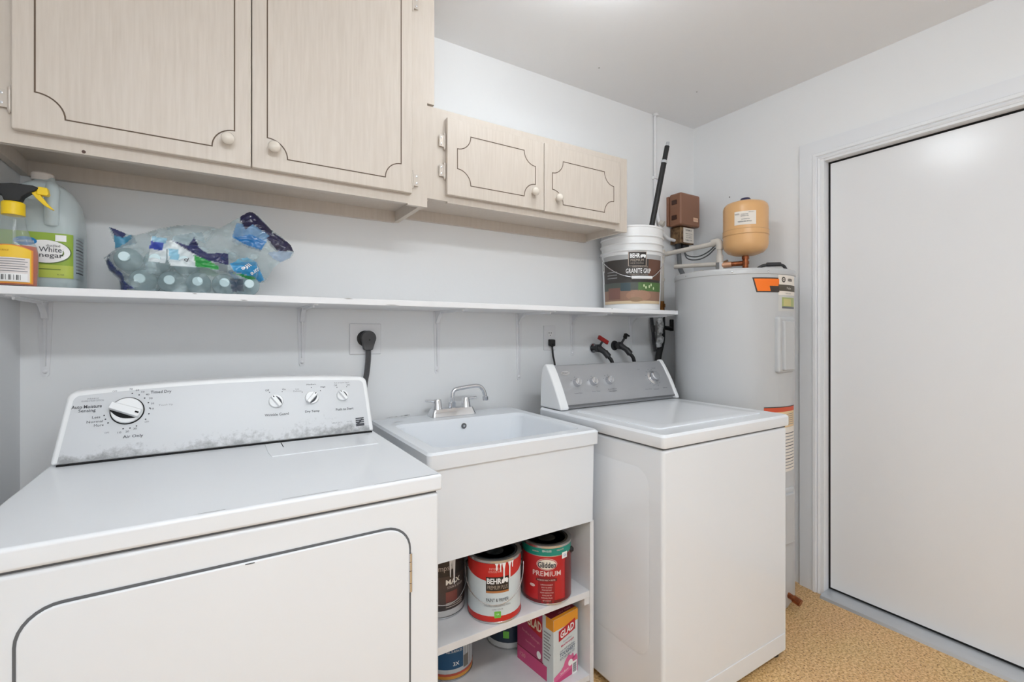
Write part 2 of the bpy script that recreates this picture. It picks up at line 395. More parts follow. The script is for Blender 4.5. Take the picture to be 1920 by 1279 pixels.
box('back_panel', M_['woodedge'], t, XL+.02, .585, YB-.008, YB-.001, 1.716, 2.44)
box('top_panel', M_['woodedge'], t, XL+.02, .585, YFm+.018, YB-.008, 2.425, 2.44)
box('stile', M_['woodedge'], t, XL+.002, -.385, YFm, YFm+.018, 1.662, 2.44)
box('stile', M_['woodedge'], t, .535, .604, YFm, YFm+.018, 1.658, 2.44)
box('rail', M_['woodedge'], t, -.385, .535, YFm, YFm+.018, 1.662, 1.71)
box('rail', M_['woodedge'], t, -.385, .535, YFm, YFm+.018, 2.40, 2.44)
cabinet_door(t, -.397, .0768, 1.692, 2.432, YD, .019, (-.358, .037, 1.731, 2.395), .052, .021, 1.752, (-.402, (1.76, 2.34), -1))
cabinet_door(t, .0788, .5445, 1.692, 2.432, YD, .019, (.117, .506, 1.730, 2.395), .052, .133, 1.753, (.5495, (1.742, 2.335), 1))
mb = MB().lathe([(.004, 0), (.004, .001)], 10, axis_y(-.277, YFm-.0002, 1.668)); mb.build('screw_hole', M_['browndk'], t)

YD2, YF2 = 1.521, 1.54
t = thing('wall_cabinet', 'small pickled wood wall cabinet with two short grooved doors over the washer', 'cabinet', (1.09, 1.68, 1.69))
x0, x1 = .606, 1.577
box('side_panel', M_['woodedge'], t, x0, x0+.018, YF2+.018, YB-.001, 1.692, 2.015)
box('side_panel', M_['woodedge'], t, x1-.018, x1, YF2+.018, YB-.001, 1.69, 2.015)
box('bottom_panel', M_['woodedge'], t, x0+.018, x1-.018, YF2+.018, YB-.02, 1.722, 1.734)
box('back_rail', M_['woodedge'], t, x0+.018, x1-.018, YB-.02, YB-.001, 1.682, 1.722)
box('top_panel', M_['woodedge'], t, x0+.018, x1-.018, YF2+.018, YB-.001, 2.0, 2.015)
box('stile', M_['woodedge'], t, x0, .69, YF2, YF2+.018, 1.697, 2.018)
box('stile', M_['woodedge'], t, 1.505, x1, YF2, YF2+.018, 1.686, 2.018)
box('rail', M_['woodedge'], t, .69, 1.505, YF2, YF2+.018, 1.692, 1.735)
box('rail', M_['woodedge'], t, .69, 1.505, YF2, YF2+.018, 1.972, 2.018)
cabinet_door(t, .681, 1.099, 1.716, 1.988, YD2, .018, (.720, 1.057, 1.760, 1.937), .053, 1.044, 1.779, (.676, (1.905, 1.800), -1))
cabinet_door(t, 1.1015, 1.5165, 1.715, 1.988, YD2, .018, (1.140, 1.477, 1.753, 1.929), .055, 1.162, 1.773, (1.5215, (), 1))
t = box('filler_strip', M_['woodedge'], None, .606, .638, 1.535, 1.553, 2.0235, 2.44)
tag(t, 'narrow upright wood filler strip beside the tall wall cabinet', 'trim strip')

# ---------------------------------------------------------------- wall shelf with brackets
SZ = 1.338
t = thing('wall_shelf', 'long white painted wall shelf on six metal brackets', 'shelf', (.72, 1.67, SZ))
box('board', M_['shelf'], t, XL+.002, 1.906, 1.52, YB-.002, SZ-.0195, SZ, bevel=.002)
chip = C_('chipped_paint', 150, 146, 142, .7)
for i, (x, dx, z) in enumerate(((.33, .03, SZ-.001), (.05, .02, SZ-.016), (.46, .05, SZ-.0165), (-.06, .012, SZ-.003), (1.46, .012, SZ-.002))):
    MB().prism([(x, z), (x+dx*.4, z-.0016), (x+dx, z-.0006), (x+dx*.6, z+.0006)], lambda a, b: (a, 1.5195, b), lambda a, b: (a, 1.5203, b)).build('paint_chip', chip, t)
for X, ln in ((-.414, .212), (.252, .208), (.768, .258), (1.171, .305), (1.487, .203), (1.892, .198)):
    zt = SZ-.0195; mb = MB()
    leg = [(-.016, 0), (.016, 0), (.013, -ln*.5), (.009, -ln+.006), (.005, -ln), (-.005, -ln), (-.009, -ln+.006), (-.013, -ln*.5)]
    mb.prism(leg, lambda a, b: (X+a, YB, zt+b), lambda a, b: (X+a, YB-.0035, zt+b))
    mb.prism([(-.005, -.01), (.005, -.01), (.003, -ln+.03), (-.003, -ln+.03)], lambda a, b: (X+a, YB-.003, zt+b), lambda a, b: (X+a*.6, YB-.010, zt+b))
    al = .275
    arm = [(-.016, 0), (.016, 0), (.013, al*.5), (.009, al-.006), (.005, al), (-.005, al), (-.009, al-.006), (-.013, al*.5)]
    mb.prism(arm, lambda a, b: (X+a, YB-b, zt), lambda a, b: (X+a, YB-b, zt-.0035))
    mb.prism([(-.005, .01), (.005, .01), (.003, al-.03), (-.003, al-.03)], lambda a, b: (X+a, YB-b, zt-.003), lambda a, b: (X+a*.6, YB-b, zt-.010))
    g = [(0, 0), (.05, 0), (.045, -.008), (.03, -.016), (.016, -.030), (.008, -.045), (0, -.05)]
    mb.prism(g, lambda a, b: (X-.007, YB-.003-a, zt-.003+b), lambda a, b: (X+.007, YB-.003-a, zt-.003+b))
    bk = mb.build('bracket', M_['shelf'], t)
    MB().lathe([(.006, 0), (.005, .003), (.001, .004)], 12, axis_y(X, YB-.0035, zt-ln+.014)).build('screw', M_['shelf'], bk, smooth=60)

# ---------------------------------------------------------------- dryer
ZD = .920
t = dryer = thing('clothes_dryer', 'white front-loading clothes dryer with control console and large dial', 'dryer', (.04, 1.3, 0))
box('cabinet', M_['white'], t, -.332, .413, .966, 1.64, .025, .878, bevel=.008, seg=3)
box('seam', M_['gapgrey'], t, -.327, .408, .972, 1.63, .877, .886)
box('top_panel', M_['white'], t, -.337, .418, .957, 1.645, .884, ZD, bevel=.007, seg=3)
for fx in (-.29, .37):
    for fy in (1.0, 1.6): MB().lathe([(.02, 0), (.02, .012), (.012, .014), (.012, .03)], 16, c=(fx, fy)).build('foot', M_['black'], t)
# door
dpoly = rrect(-.2505, .3435, .13, .8205, .05, 8)
dd = MB().prism(dpoly, lambda a, b: (a, .9605, b), lambda a, b: (a, .9665, b)).build('door', M_['white'], t, bevel=.003, seg=3)
MB().ribbon([(a, .9652, b) for a, b in rrect(-.2525, .3455, .128, .8225, .052, 8)], .005, (0, -1, 0), True).build('door_gap', M_['gapgrey'], dd)
hg = MB()
for z0, z1 in ((.681, .699), (.7, .725), (.726, .744), (.745, .762)): hg.tube([(.3455, .9612, z0), (.3455, .9612, z1)], .0038, 10)
hg.build('hinge', M_['satin'], dd, smooth=40)
MB().box(.040, .055, .9601, .9607, .8165, .8185).build('door_mark', M_['gapgrey'], dd)
# console on slanted plane: (x, s) -> room
s0 = Vector((0, 1.478, .923)); sd = Vector((0, .067, .180)); sl = sd.length; se = sd.normalized(); sn = Vector((1, 0, 0)).cross(se)   # sn points out
def cpt(x, s, d=0.): p = s0+se*s+sn*d; return Vector((x, p.y, p.z))
def cons_outline(ins, bot):
    pts = [(-.330+ins, bot), (.412-ins, bot)]
    # right edge then rounded corner, arched top
    r = .022-ins*.5; xr, xl = .405-ins, -.312+ins; top = lambda x: .1745+.0155*(1-((x-.06)/.36)**2)-ins
    pts += [(xr+.003, .10)]
    for i in range(7):
        a = PI/2*i/6; pts.append((xr-r+r*math.cos(a), top(xr-r)-r+r*math.sin(a)))
    for i in range(1, 16): x = xr-r+(xl+r-xr+r)*i/16; pts.append((x, top(x)))
    for i in range(7):
        a = PI/2+PI/2*i/6; pts.append((xl+r+r*math.cos(a), top(xl+r)-r+r*math.sin(a)))
    pts += [(xl-.006, .10)]
    return pts
co = cons_outline(0, 0)
cs = MB().prism(co, lambda x, s: cpt(x, s), lambda x, s: Vector((x, max(cpt(x, s).y+.05, 1.61), cpt(x, s).z))).build('console', M_['plastic'], t, bevel=.006, seg=3)
MB().prism(cons_outline(.0125, .004), lambda x, s: cpt(x, s, .0006), lambda x, s: cpt(x, s, -.003)).build('console_panel', M_['dryerpanel'], cs)
MB().box(-.318, .406, 1.474, 1.482, .9195, .9235).build('console_seam', M_['gap'], cs)
def cpl(x, z, eps=.0012):
    s = (z-.923)/se.z
    return plane(cpt(x, s), (1, 0, 0), se, eps)
def cknob(x, z, R, ang, big):
    s = (z-.923)/se.z; o = cpt(x, s, .0006)
    F = Matrix.Translation(o) @ Matrix((( 1, 0, 0, 0), (0, se.y, sn.y, 0), (0, se.z, sn.z, 0), (0, 0, 0, 1)))
    if big:
        k = MB().lathe([(R, 0), (R*.99, .003)], 48, F).build('dial', M_['gap'], cs)
        MB().lathe([(R*.93, .003), (R*.92, .008), (R*.88, .0095)], 48, F).build('dial_face', M_['plastic'], k, smooth=40)
    else:
        k = MB().lathe([(R, 0), (R*.97, .005), (R*.9, .0075)], 36, F).build('knob', M_['plastic'], cs, smooth=40)
    G = F @ Matrix.Rotation(ang, 4, 'Z'); h = .0095 if big else .0075
    gp = [(-R*1.02, -R*.30), (R*.8, -R*.36), (R*.88, -R*.22), (R*.88, R*.22), (R*.8, R*.36), (-R*1.02, R*.30)]
    MB().loft([[(a, b, h-.002) for a, b in gp], [(a*.98, b*.75, h+.011) for a, b in gp]], M=G).build('grip', M_['plastic'], k, bevel=.0012)
    sh = [(-R*.95, -R*.30)]+[(-R*.95+1.72*R*i/12, -R*.32-R*.30*math.sin(PI*i/12)) for i in range(13)]
    MB().add([G @ Vector((a, b, h+.0004)) for a, b in sh], [tuple(range(len(sh)))]).build('recess', M_['gap'] if big else M_['ink'], k)
    MB().box(R*.55, R*.78, -R*.05, R*.07, h+.0105, h+.0113, G).build('pointer', M_['gap'], k)
cknob(-.195, 1.033, .0345, -.42, True)
cknob(.141, 1.031, .0195, 2.15, False); cknob(.238, 1.034, .0195, .85, False); cknob(.326, 1.035, .0175, 2.15, False)
I, IP = M_['ink'], M_['inkpale']
for s, x, z, wd, ht, mm, bo in (
    ('Timed Dry', -.128, 1.074, .044, .010, I, .012), ('Auto Moisture', -.273, 1.049, .056, .0085, I, .012), ('Sensing', -.272, 1.039, .032, .0095, I, .012),
    ('Air Only', -.181, .971, .040, .0095, I, .012), ('Less', -.254, 1.023, .015, .006, I, 0), ('Normal', -.256, 1.013, .030, .006, I, 0), ('More', -.248, 1.004, .018, .006, I, 0),
    ('WRINKLE', -.263, 1.067, .022, .004, IP, 0), ('GUARD STEAM OPTION', -.263, 1.062, .042, .004, IP, 0), ('Touch Up', -.117, 1.041, .030, .0055, IP, 0),
    ('OFF', -.222, 1.082, .009, .004, IP, 0), ('OFF', -.155, 1.003, .009, .004, IP, 0), ('OFF', -.232, .985, .009, .004, IP, 0),
    ('70', -.190, 1.085, .007, .0045, I, 0), ('60', -.177, 1.082, .007, .0045, I, 0), ('50', -.166, 1.077, .007, .0045, I, 0), ('40', -.156, 1.070, .007, .0045, I, 0),
    ('30', -.149, 1.060, .007, .0045, I, 0), ('20', -.145, 1.047, .007, .0045, I, 0), ('10', -.145, 1.034, .007, .0045, I, 0),
    ('10', -.208, .983, .007, .0045, I, 0), ('20', -.193, .984, .007, .0045, I, 0), ('30', -.178, .989, .007, .0045, I, 0),
    ('Wrinkle Guard', .142, .995, .062, .0075, I, .008), ('Dry Temp', .237, .995, .040, .0085, I, .008), ('Push to Start', .330, .995, .052, .0075, I, .008),
    ('Off', .119, 1.063, .010, .0055, I, 0), ('On', .163, 1.063, .009, .0055, I, 0),
    ('Low', .199, 1.062, .010, .0045, IP, 0), ('Delicate', .199, 1.056, .022, .0045, IP, 0), ('Medium', .238, 1.073, .026, .0045, I, 0), ('High', .271, 1.063, .014, .0055, I, 0),
    ('End of Cycle Signal', .327, 1.073, .044, .005, IP, 0), ('Off', .308, 1.066, .009, .005, I, 0), ('On', .346, 1.066, .009, .005, I, 0),
    ('HEAVY DUTY', .305, .957, .030, .0035, IP, 0), ('ELECTRIC', .341, .957, .016, .0035, IP, 0)):
    txt(s, wd, ht, cpl(x, z), mm, cs, bold=bo)
dots = MB()
for a in [80-19*i for i in range(7)]+[190, 203, 217]+[262, 279, 296]:
    r = math.radians(a); f = cpl(-.195, 1.033); p = ell(.0017, .0017, 8, .045*math.cos(r), .045*math.sin(r)); dots.add([f(*q) for q in p], [tuple(range(8))])
for x, z in ((.125, 1.057), (.158, 1.057), (.212, 1.052), (.238, 1.064), (.263, 1.053), (.312, 1.060), (.341, 1.060)):
    f = cpl(x, z); dots.add([f(*q) for q in ell(.0014, .0014, 8)], [tuple(range(8))])
dots.build('dial_dots', M_['ink'], cs)
lg = MB(); f = cpl(.372, .953)
for z0, z1 in ((.009, .013), (.003, .007), (-.003, .001), (-.013, -.005)): lg.add([f(-.0125, z0), f(.0125, z0+.001), f(.0125, z1+.001), f(-.0125, z1)], [(0, 1, 2, 3)])
lg.add([f(-.010, -.005), f(-.002, -.005), f(.009, .009), f(.004, .009)], [(0, 1, 2, 3)])
lg.build('logo', M_['ink'], cs)
# lint screen lid, scuffs
ll = MB().prism([(.113, 1.312), (.380, 1.312), (.385, 1.36), (.385, 1.462), (.108, 1.462), (.108, 1.36)], lambda a, b: (a, b, ZD-.001), lambda a, b: (a, b, ZD+.0022)).build('lint_lid', M_['white'], t, bevel=.0015)
MB().prism([(.147, 1.40), (.149, 1.40), (.149, 1.458), (.147, 1.458)], lambda a, b: (a, b, ZD+.002), lambda a, b: (a, b, ZD+.0026)).build('finger_slot', M_['gap'], ll)
mb = MB()
for x, y, dx in ((.10, .968, .1), (.27, .963, .14), (-.03, .966, .04)): mb.add([(x, y, ZD+.0003), (x+dx, y-.0008, ZD+.0003), (x+dx, y+.0004, ZD+.0003), (x, y+.0008, ZD+.0003)], [(0, 1, 2, 3)])
mb.build('scratches', M_['gapgrey'], t)

# ---------------------------------------------------------------- laundry sink, faucet
ZS = .90
t = thing('laundry_sink', 'white deep laundry sink with wide rim between dryer and washer', 'sink', (.79, 1.49, .585))
R3 = lambda x0, x1, y0, y1, r, z: [(a, b, z) for a, b in rrect(x0, x1, y0, y1, r, 6)]
MB().loft([R3(.502, 1.092, 1.219, 1.775, .012, .586), R3(.498, 1.095, 1.216, 1.78, .012, .852), R3(.484, 1.103, 1.207, 1.785, .012, .852),
           R3(.482, 1.104, 1.204, 1.786, .014, .893), R3(.488, 1.098, 1.210, 1.782, .016, ZS),
           R3(.528, 1.070, 1.255, 1.655, .035, ZS-.002), R3(.535, 1.062, 1.263, 1.647, .04, ZS-.012),
           R3(.560, 1.035, 1.30, 1.622, .06, .66), R3(.60, .995, 1.34, 1.58, .06, .64)]).build('tub', M_['sink'], t, smooth=35)
o = MB().lathe([(.0105, 0), (.0105, .003), (.0075, .0035)], 20, axis_y(.805, 1.6435, .870)).build('overflow_hole', M_['gapgrey'], t)
MB().lathe([(.0045, .0035), (.0045, .0042)], 12, axis_y(.805, 1.6435, .870)).build('overflow_screw', M_['alu'], o)
MB().lathe([(.045, .6405), (.04, .643), (.03, .6415)], 28, c=(.80, 1.46)).build('drain', M_['chrome'], t, smooth=40)
fx = .797; fy = 1.735
fb = MB().loft([[(a, b, ZS-.001) for a, b in rrect(fx-.096, fx+.096, fy-.032, fy+.032, .012, 4)], [(a, b, ZS+.004) for a, b in rrect(fx-.096, fx+.096, fy-.032, fy+.032, .012, 4)],
                [(a, b, ZS+.029) for a, b in rrect(fx-.086, fx+.086, fy-.022, fy+.022, .010, 4)]]).build('faucet', M_['chrome'], t, smooth=30)
for sx in (-1, 1):
    hx = fx+sx*.062
    h = MB().lathe([(.021, ZS+.029), (.020, ZS+.034), (.0145, ZS+.064), (.013, ZS+.067), (.004, ZS+.068)], 24, c=(hx, fy)).build('handle', M_['chrome'], fb, smooth=35)
    MB().tube([(hx+sx*.006, fy, ZS+.060), (hx+sx*.050, fy+.004, ZS+.063)], [.0055, .0045], 10).build('handle', M_['chrome'], fb, smooth=40)
MB().lathe([(.0155, ZS+.029), (.0155, ZS+.05), (.011, ZS+.053)], 6, c=(fx+.002, fy)).build('spout_nut', M_['chrome'], fb)
sp = bez([(fx+.002, fy, ZS+.045), (fx+.002, fy, ZS+.080), (fx+.010, fy-.002, ZS+.098), (fx+.03, fy-.004, ZS+.1045), (fx+.095, fy-.014, ZS+.112), (fx+.119, fy-.018, ZS+.107), (fx+.134, fy-.02, ZS+.09), (fx+.141, fy-.021, ZS+.066)], 50)
MB().tube(sp, .0085, 16).build('spout', M_['chrome'], fb, smooth=60)
MB().lathe([(.0105, ZS+.050), (.0118, ZS+.054), (.0118, ZS+.066), (.009, ZS+.068)], 18, c=(fx+.1415, fy-.021)).build('aerator', M_['satin'], fb, smooth=40)
mb = MB(); f = lambda a, b: Vector((.59+a, 1.783, ZS+.003+b))
mb.add([f(-.05, 0), f(.02, 0), f(.05, .002), f(.048, .006), f(.0, .003), f(-.03, .004)], [(0, 1, 2, 3, 4, 5)]); mb.build('caulk', M_['foam'], t)
mb = MB()
for x, y, dx in ((.55, 1.70, .035), (.53, 1.66, .02), (.645, 1.70, .004)): mb.add([(x, y, ZS+.0004), (x+dx, y, ZS+.0004), (x+dx, y+.004, ZS+.0004), (x, y+.006, ZS+.0004)], [(0, 1, 2, 3)])
mb.build('stain', C_('stain_grey', 196, 195, 193, .6), t)

# ---------------------------------------------------------------- open stand under the sink
SH, BT = .345, .055
t = thing('sink_stand', 'white open shelf stand holding paint cans under the sink', 'shelf unit', (.79, 1.49, 0))
box('side_panel', M_['unit'], t, .498, .513, 1.226, 1.77, 0, .5855)
box('side_panel', M_['unit'], t, 1.080, 1.0955, 1.226, 1.77, 0, .5855)
box('back_panel', M_['unit'], t, .513, 1.080, 1.762, 1.77, 0, .5855)
box('shelf', M_['unit'], t, .513, 1.080, 1.229, 1.762, SH-.022, SH, bevel=.001)
box('bottom_shelf', M_['unit'], t, .513, 1.080, 1.229, 1.762, BT-.018, BT)
box('plinth', M_['unit'], t, .513, 1.080, 1.25, 1.265, 0, BT-.018)
for x in (1.060,): box('cleat', M_['unit'], t, x, x+.02, 1.232, 1.70, SH-.047, SH-.022)

# ---------------------------------------------------------------- washer
ZW = .920
t = thing('washing_machine', 'white top-loading washing machine with silver control panel', 'washer', (1.487, 1.3, 0))
box('cabinet', M_['white'], t, 1.142, 1.834, .965, 1.60, .02, .873, bevel=.012, seg=4)
box('seam', M_['gapgrey'], t, 1.146, 1.830, .969, 1.596, .872, .880)
R4 = lambda x0, x1, y0, y1, r, z: [(a, b, z) for a, b in rrect(x0, x1, y0, y1, r, 5)]
MB().loft([R4(1.137, 1.840, .959, 1.606, .012, .879), R4(1.135, 1.842, .957, 1.607, .014, .884), R4(1.135, 1.842, .957, 1.607, .014, ZW-.008), R4(1.141, 1.836, .963, 1.605, .014, ZW),
           R4(1.195, 1.785, 1.03, 1.452, .02, ZW-.001)], True, True).build('top', M_['white'], t, smooth=35)
ld = MB().loft([R4(1.196, 1.784, 1.031, 1.452, .02, ZW-.003), R4(1.197, 1.783, 1.032, 1.451, .02, ZW+.002), R4(1.204, 1.776, 1.04, 1.447, .02, ZW+.0035), R4(1.26, 1.72, 1.075, 1.435, .03, ZW+.002)]).build('lid', M_['white'], t, smooth=35)
emb = rrect(1.02, 1.50, .20, .80, .06, 6)
MB().loft([[(1.1415, a, b) for a, b in emb], [(1.1400, a, b) for a, b in rrect(1.03, 1.49, .21, .79, .05, 6)]]).build('side_panel', M_['white'], t, smooth=20)
box('kick_panel', M_['white'], t, 1.155, 1.82, .9625, .966, .03, .095, bevel=.002)
for fx_ in (1.18, 1.80):
    for fy_ in (1.0, 1.55): MB().lathe([(.02, 0), (.02, .01), (.01, .012), (.01, .025)], 14, c=(fx_, fy_)).build('foot', M_['black'], t)
wp = [(1.605, .9225), (1.603, 1.02), (1.598, 1.06), (1.590, 1.085), (1.580, 1.097), (1.570, 1.100), (1.560, 1.096), (1.535, 1.062), (1.505, 1.012), (1.48, .965), (1.464, .932), (1.464, .9225)]
cw = MB().prism(wp, lambda a, b: (1.139, a, b), lambda a, b: (1.182, a, b)).build('console_end', M_['plastic'], t, bevel=.007, seg=3)
MB().prism(wp, lambda a, b: (1.822, a, b), lambda a, b: (1.842, a, b)).build('console_end', M_['plastic'], t, bevel=.005, seg=3)
ip = [(1.600, .9225), (1.598, 1.02), (1.593, 1.06), (1.585, 1.082), (1.576, 1.092), (1.570, 1.094), (1.563, 1.091), (1.54, 1.060), (1.512, 1.012), (1.489, .967), (1.479, .946), (1.474, .940), (1.474, .934), (1.486, .930), (1.486, .9225)]
wc = MB().prism(ip, lambda a, b: (1.181, a, b), lambda a, b: (1.823, a, b)).build('control_panel', M_['silver'], t, smooth=25)
MB().box(1.182, 1.822, 1.4725, 1.476, .934, .9405).build('panel_lip', M_['silverdk'], wc)
q0 = Vector((0, 1.489, .967)); q1 = Vector((0, 1.54, 1.060)); qe = (q1-q0).normalized(); qn = Vector((1, 0, 0)).cross(qe)
def wpt(x, z, d=0.):
    s = (z-.967)/qe.z; p = q0+qe*s+qn*d; return Vector((x, p.y, p.z))
def wfr(x, z, d=0.): return Matrix.Translation(wpt(x, z, d)) @ Matrix(((1, 0, 0, 0), (0, qe.y, qn.y, 0), (0, qe.z, qn.z, 0), (0, 0, 0, 1)))
for x in (1.262, 1.352, 1.443):
    k = MB().lathe([(.0185, -.001), (.0185, .003), (.0165, .012), (.0165, .019), (.0145, .0215), (.003, .022)], 32, wfr(x, 1.020)).build('knob', M_['satin'], wc, smooth=35)
    MB().box(-.0035, .0035, -.013, .013, .0215, .0245, wfr(x, 1.020) @ Matrix.Rotation(-.5, 4, 'Z')).build('knob_ridge', M_['silver'], k, bevel=.001)
k = MB().lathe([(.034, -.001), (.034, .004), (.031, .006)], 40, wfr(1.722, 1.020)).build('dial', M_['satin'], wc, smooth=35)
MB().lathe([(.022, .006), (.0215, .024), (.019, .027), (.004, .0275)], 32, wfr(1.722, 1.021)).build('dial_knob', M_['satin'], k, smooth=35)
f = plane(wpt(1.221, 1.062), (1, 0, 0), qe, .0012)
b = cylpoly('badge', M_['satin'], wc, f, ell(.024, .0095, 28)); txt('Whirlpool', .030, .006, plane(wpt(1.221, 1.062), (1, 0, 0), qe, .0022), M_['ink'], b)
for s, x, z, wd in (('Load Size', 1.255, .981, .04), ('Water Temp', 1.352, .982, .045), ('Extra Rinse', 1.447, .986, .05), ('Fabric Softener', 1.447, .978, .045), ('Heavy Duty', 1.665, .972, .042), ('Permanent', 1.715, .970, .035), ('Delicate', 1.775, .973, .028), ('Super', 1.65, 1.060, .018), ('Normal', 1.752, 1.062, .024)):
    txt(s, wd, .0045, plane(wpt(x, z), (1, 0, 0), qe, .0012), M_['ink'], wc)
dots = MB()
for x, z, n, rr, a0, a1 in ((1.262, 1.02, 5, .027, 210, -30), (1.352, 1.02, 4, .027, 160, -60), (1.443, 1.02, 4, .027, 190, 80), (1.722, 1.02, 12, .042, 250, -70)):
    f = plane(wpt(x, z), (1, 0, 0), qe, .0012)
    for i in range(n):
        a = math.radians(a0+(a1-a0)*i/(n-1)); c_, s_ = math.cos(a), math.sin(a)
        dots.add([f(rr*c_-.0022, rr*s_-.001), f(rr*c_+.0022, rr*s_-.001), f(rr*c_+.0022, rr*s_+.001), f(rr*c_-.0022, rr*s_+.001)], [(0, 1, 2, 3)])
dots.build('dial_marks', M_['ink'], wc)

# ---------------------------------------------------------------- water heater
HX, HY, HR = 2.123, 1.377, .263
t = thing('water_heater', 'tall grey cylindrical electric water heater beside the washer', 'water heater', (HX, HY, 0))
MB().lathe([(HR*.93, 0), (HR*.93, .03), (HR, .032), (HR, 1.490)], 72, c=(HX, HY)).build('tank', M_['heater'], t, smooth=40)
MB().lathe([(HR+.0005, 1.484), (HR+.003, 1.486), (HR+.003, 1.503), (HR-.001, 1.511), (HR-.012, 1.5125), (.01, 1.516)], 72, c=(HX, HY)).build('top_cap', M_['heater'], t, smooth=30)
for a in (165, 213, 245): MB().lathe([(.004, 0), (.0035, .002), (.001, .003)], 10, Matrix.Translation((HX+(HR+.003)*math.cos(math.radians(a)), HY+(HR+.003)*math.sin(math.radians(a)), 1.495)) @ Matrix.Rotation(math.radians(a), 4, 'Z') @ Matrix.Rotation(PI/2, 4, 'Y')).build('screw', M_['satin'], t)
for z0, z1 in ((1.055, 1.302), (.30, .55)):
    e = MB().box(2.044, 2.172, 1.106, 1.17, z0, z1).build('element_cover', M_['heater'], t, bevel=.012, seg=3)
    MB().box(2.066, 2.146, 1.094, 1.12, z0+.012, z1-.02).build('cover_face', M_['heater'], e, bevel=.006, seg=3)
D = C_('label_dark', 62, 52, 46, .5); Og = C_('label_orange', 255, 124, 24, .45)
f = cylmap(HX, HY, HR, 244, 1.437)
def arcpoly(name, m, eps, pts):
    g = cylmap(HX, HY, HR, 244, 1.437, eps); return cylpoly(name, m, t, g, pts)
def para(x0, x1, x0b, z0, z1): return [(x0b, z0)]+[(x0b+(x1-x0b)*i/8, z0) for i in range(1, 9)]+[(x1-(x1-x0)*i/8, z1) for i in range(0, 9)]
arcpoly('sticker', D, .0005, para(-.063, .062, -.046, -.032, .032))
arcpoly('sticker_orange', Og, .0010, para(-.056, .062, -.041, -.027, .027))
arcpoly('sticker_corner', D, .0015, para(.012, .062, .018, -.030, -.004))
lb = cylpatch('rating_label', M_['paper'], t, HX, HY, HR, 256.5, 287, 1.395, 1.482, .0006)
cylpatch('label_band', C_('label_olive', 84, 76, 62, .5), lb, HX, HY, HR, 256.5, 287, 1.412, 1.440, .0011)
cylpatch('label_strip', C_('label_grey', 205, 204, 200, .5), lb, HX, HY, HR, 256.5, 287, 1.325, 1.395, .0005)
cylpatch('energy_tag', C_('label_green', 172, 182, 120, .5), lb, HX, HY, HR, 261, 284, 1.338, 1.385, .0011)
cylpatch('energy_tag_screen', C_('label_yellow', 206, 196, 130, .5), lb, HX, HY, HR, 263, 276, 1.347, 1.378, .0016)
cylpatch('energy_tag_foot', C_('label_slate', 110, 112, 118, .5), lb, HX, HY, HR, 261, 284, 1.336, 1.345, .0016)
cylpoly('logo', D, lb, cylmap(HX, HY, HR, 263.5, 1.462, .0012), ell(.0125, .0125)); cylpoly('logo_ring', M_['paper'], lb, cylmap(HX, HY, HR, 263.5, 1.462, .0016), ell(.007, .007)); cylpoly('logo_dot', D, lb, cylmap(HX, HY, HR, 263.5, 1.462, .002), ell(.004, .004))
txt('state', .038, .014, cylmap(HX, HY, HR, 274, 1.463, .0014), D, lb, bold=.02); txt('ProLine', .034, .010, cylmap(HX, HY, HR, 272, 1.426, .0016), M_['paper'], lb); txt('WATER HEATER', .044, .004, cylmap(HX, HY, HR, 271, 1.402, .0014), M_['ink'], lb)
wl = cylpatch('warning_label', C_('label_cream', 236, 205, 158, .5), t, HX, HY, HR, 241, 284, .815, .89, .0006)
cylpatch('warning_band', C_('label_redorange', 214, 86, 52, .5), wl, HX, HY, HR, 241, 284, .885, .907, .0011)
cylpatch('warning_edge', D, wl, HX, HY, HR, 241, 284, .9045, .908, .0016)
for i in range(6): cylpatch('print_line', M_['inkpale'], wl, HX, HY, HR, 268, 282, .826+i*.009, .8285+i*.009, .0011, 6)
il = cylpatch('instruction_label', M_['paper'], t, HX, HY, HR, 262, 285, .62, .814, .0006)
for i in range(12): cylpatch('print_line', M_['ink'] if i in (3, 7, 11) else M_['inkpale'], il, HX, HY, HR, 266, 283, .632+i*.014, .6355+i*.014, .0011, 6)
dv = MB().lathe([(.026, .10), (.026, .19)], 12, c=(HX, HY)) if False else MB()
a = math.radians(272); ux, uy = math.cos(a), math.sin(a)
dv.tube([(HX+ux*(HR-.01), HY+uy*(HR-.01), .075), (HX+ux*(HR+.03), HY+uy*(HR+.03), .066)], .012, 12); dv.tube([(HX+ux*(HR+.02), HY+uy*(HR+.02), .068), (HX+ux*(HR+.05), HY+uy*(HR+.05), .060)], .016, 12)
dv.build('drain_valve', M_['copper'], t, smooth=40)
# fittings on top belonging to the heater
MB().tube([(2.112, 1.60, 1.512), (2.03, 1.52, 1.527), (2.0, 1.45, 1.522)], .012, 10).build('top_pipe', M_['cpvc'], t, smooth=50)
mb = MB().tube(bez([(2.16, 1.29, 1.520), (2.18, 1.26, 1.546), (2.215, 1.225, 1.550), (2.245, 1.20, 1.546), (2.26, 1.19, 1.520)], 12), .007, 8); mb.tube([(2.19, 1.245, 1.551), (2.235, 1.205, 1.551)], .010, 8); mb.build('relief_valve', M_['valve'], t, smooth=50)

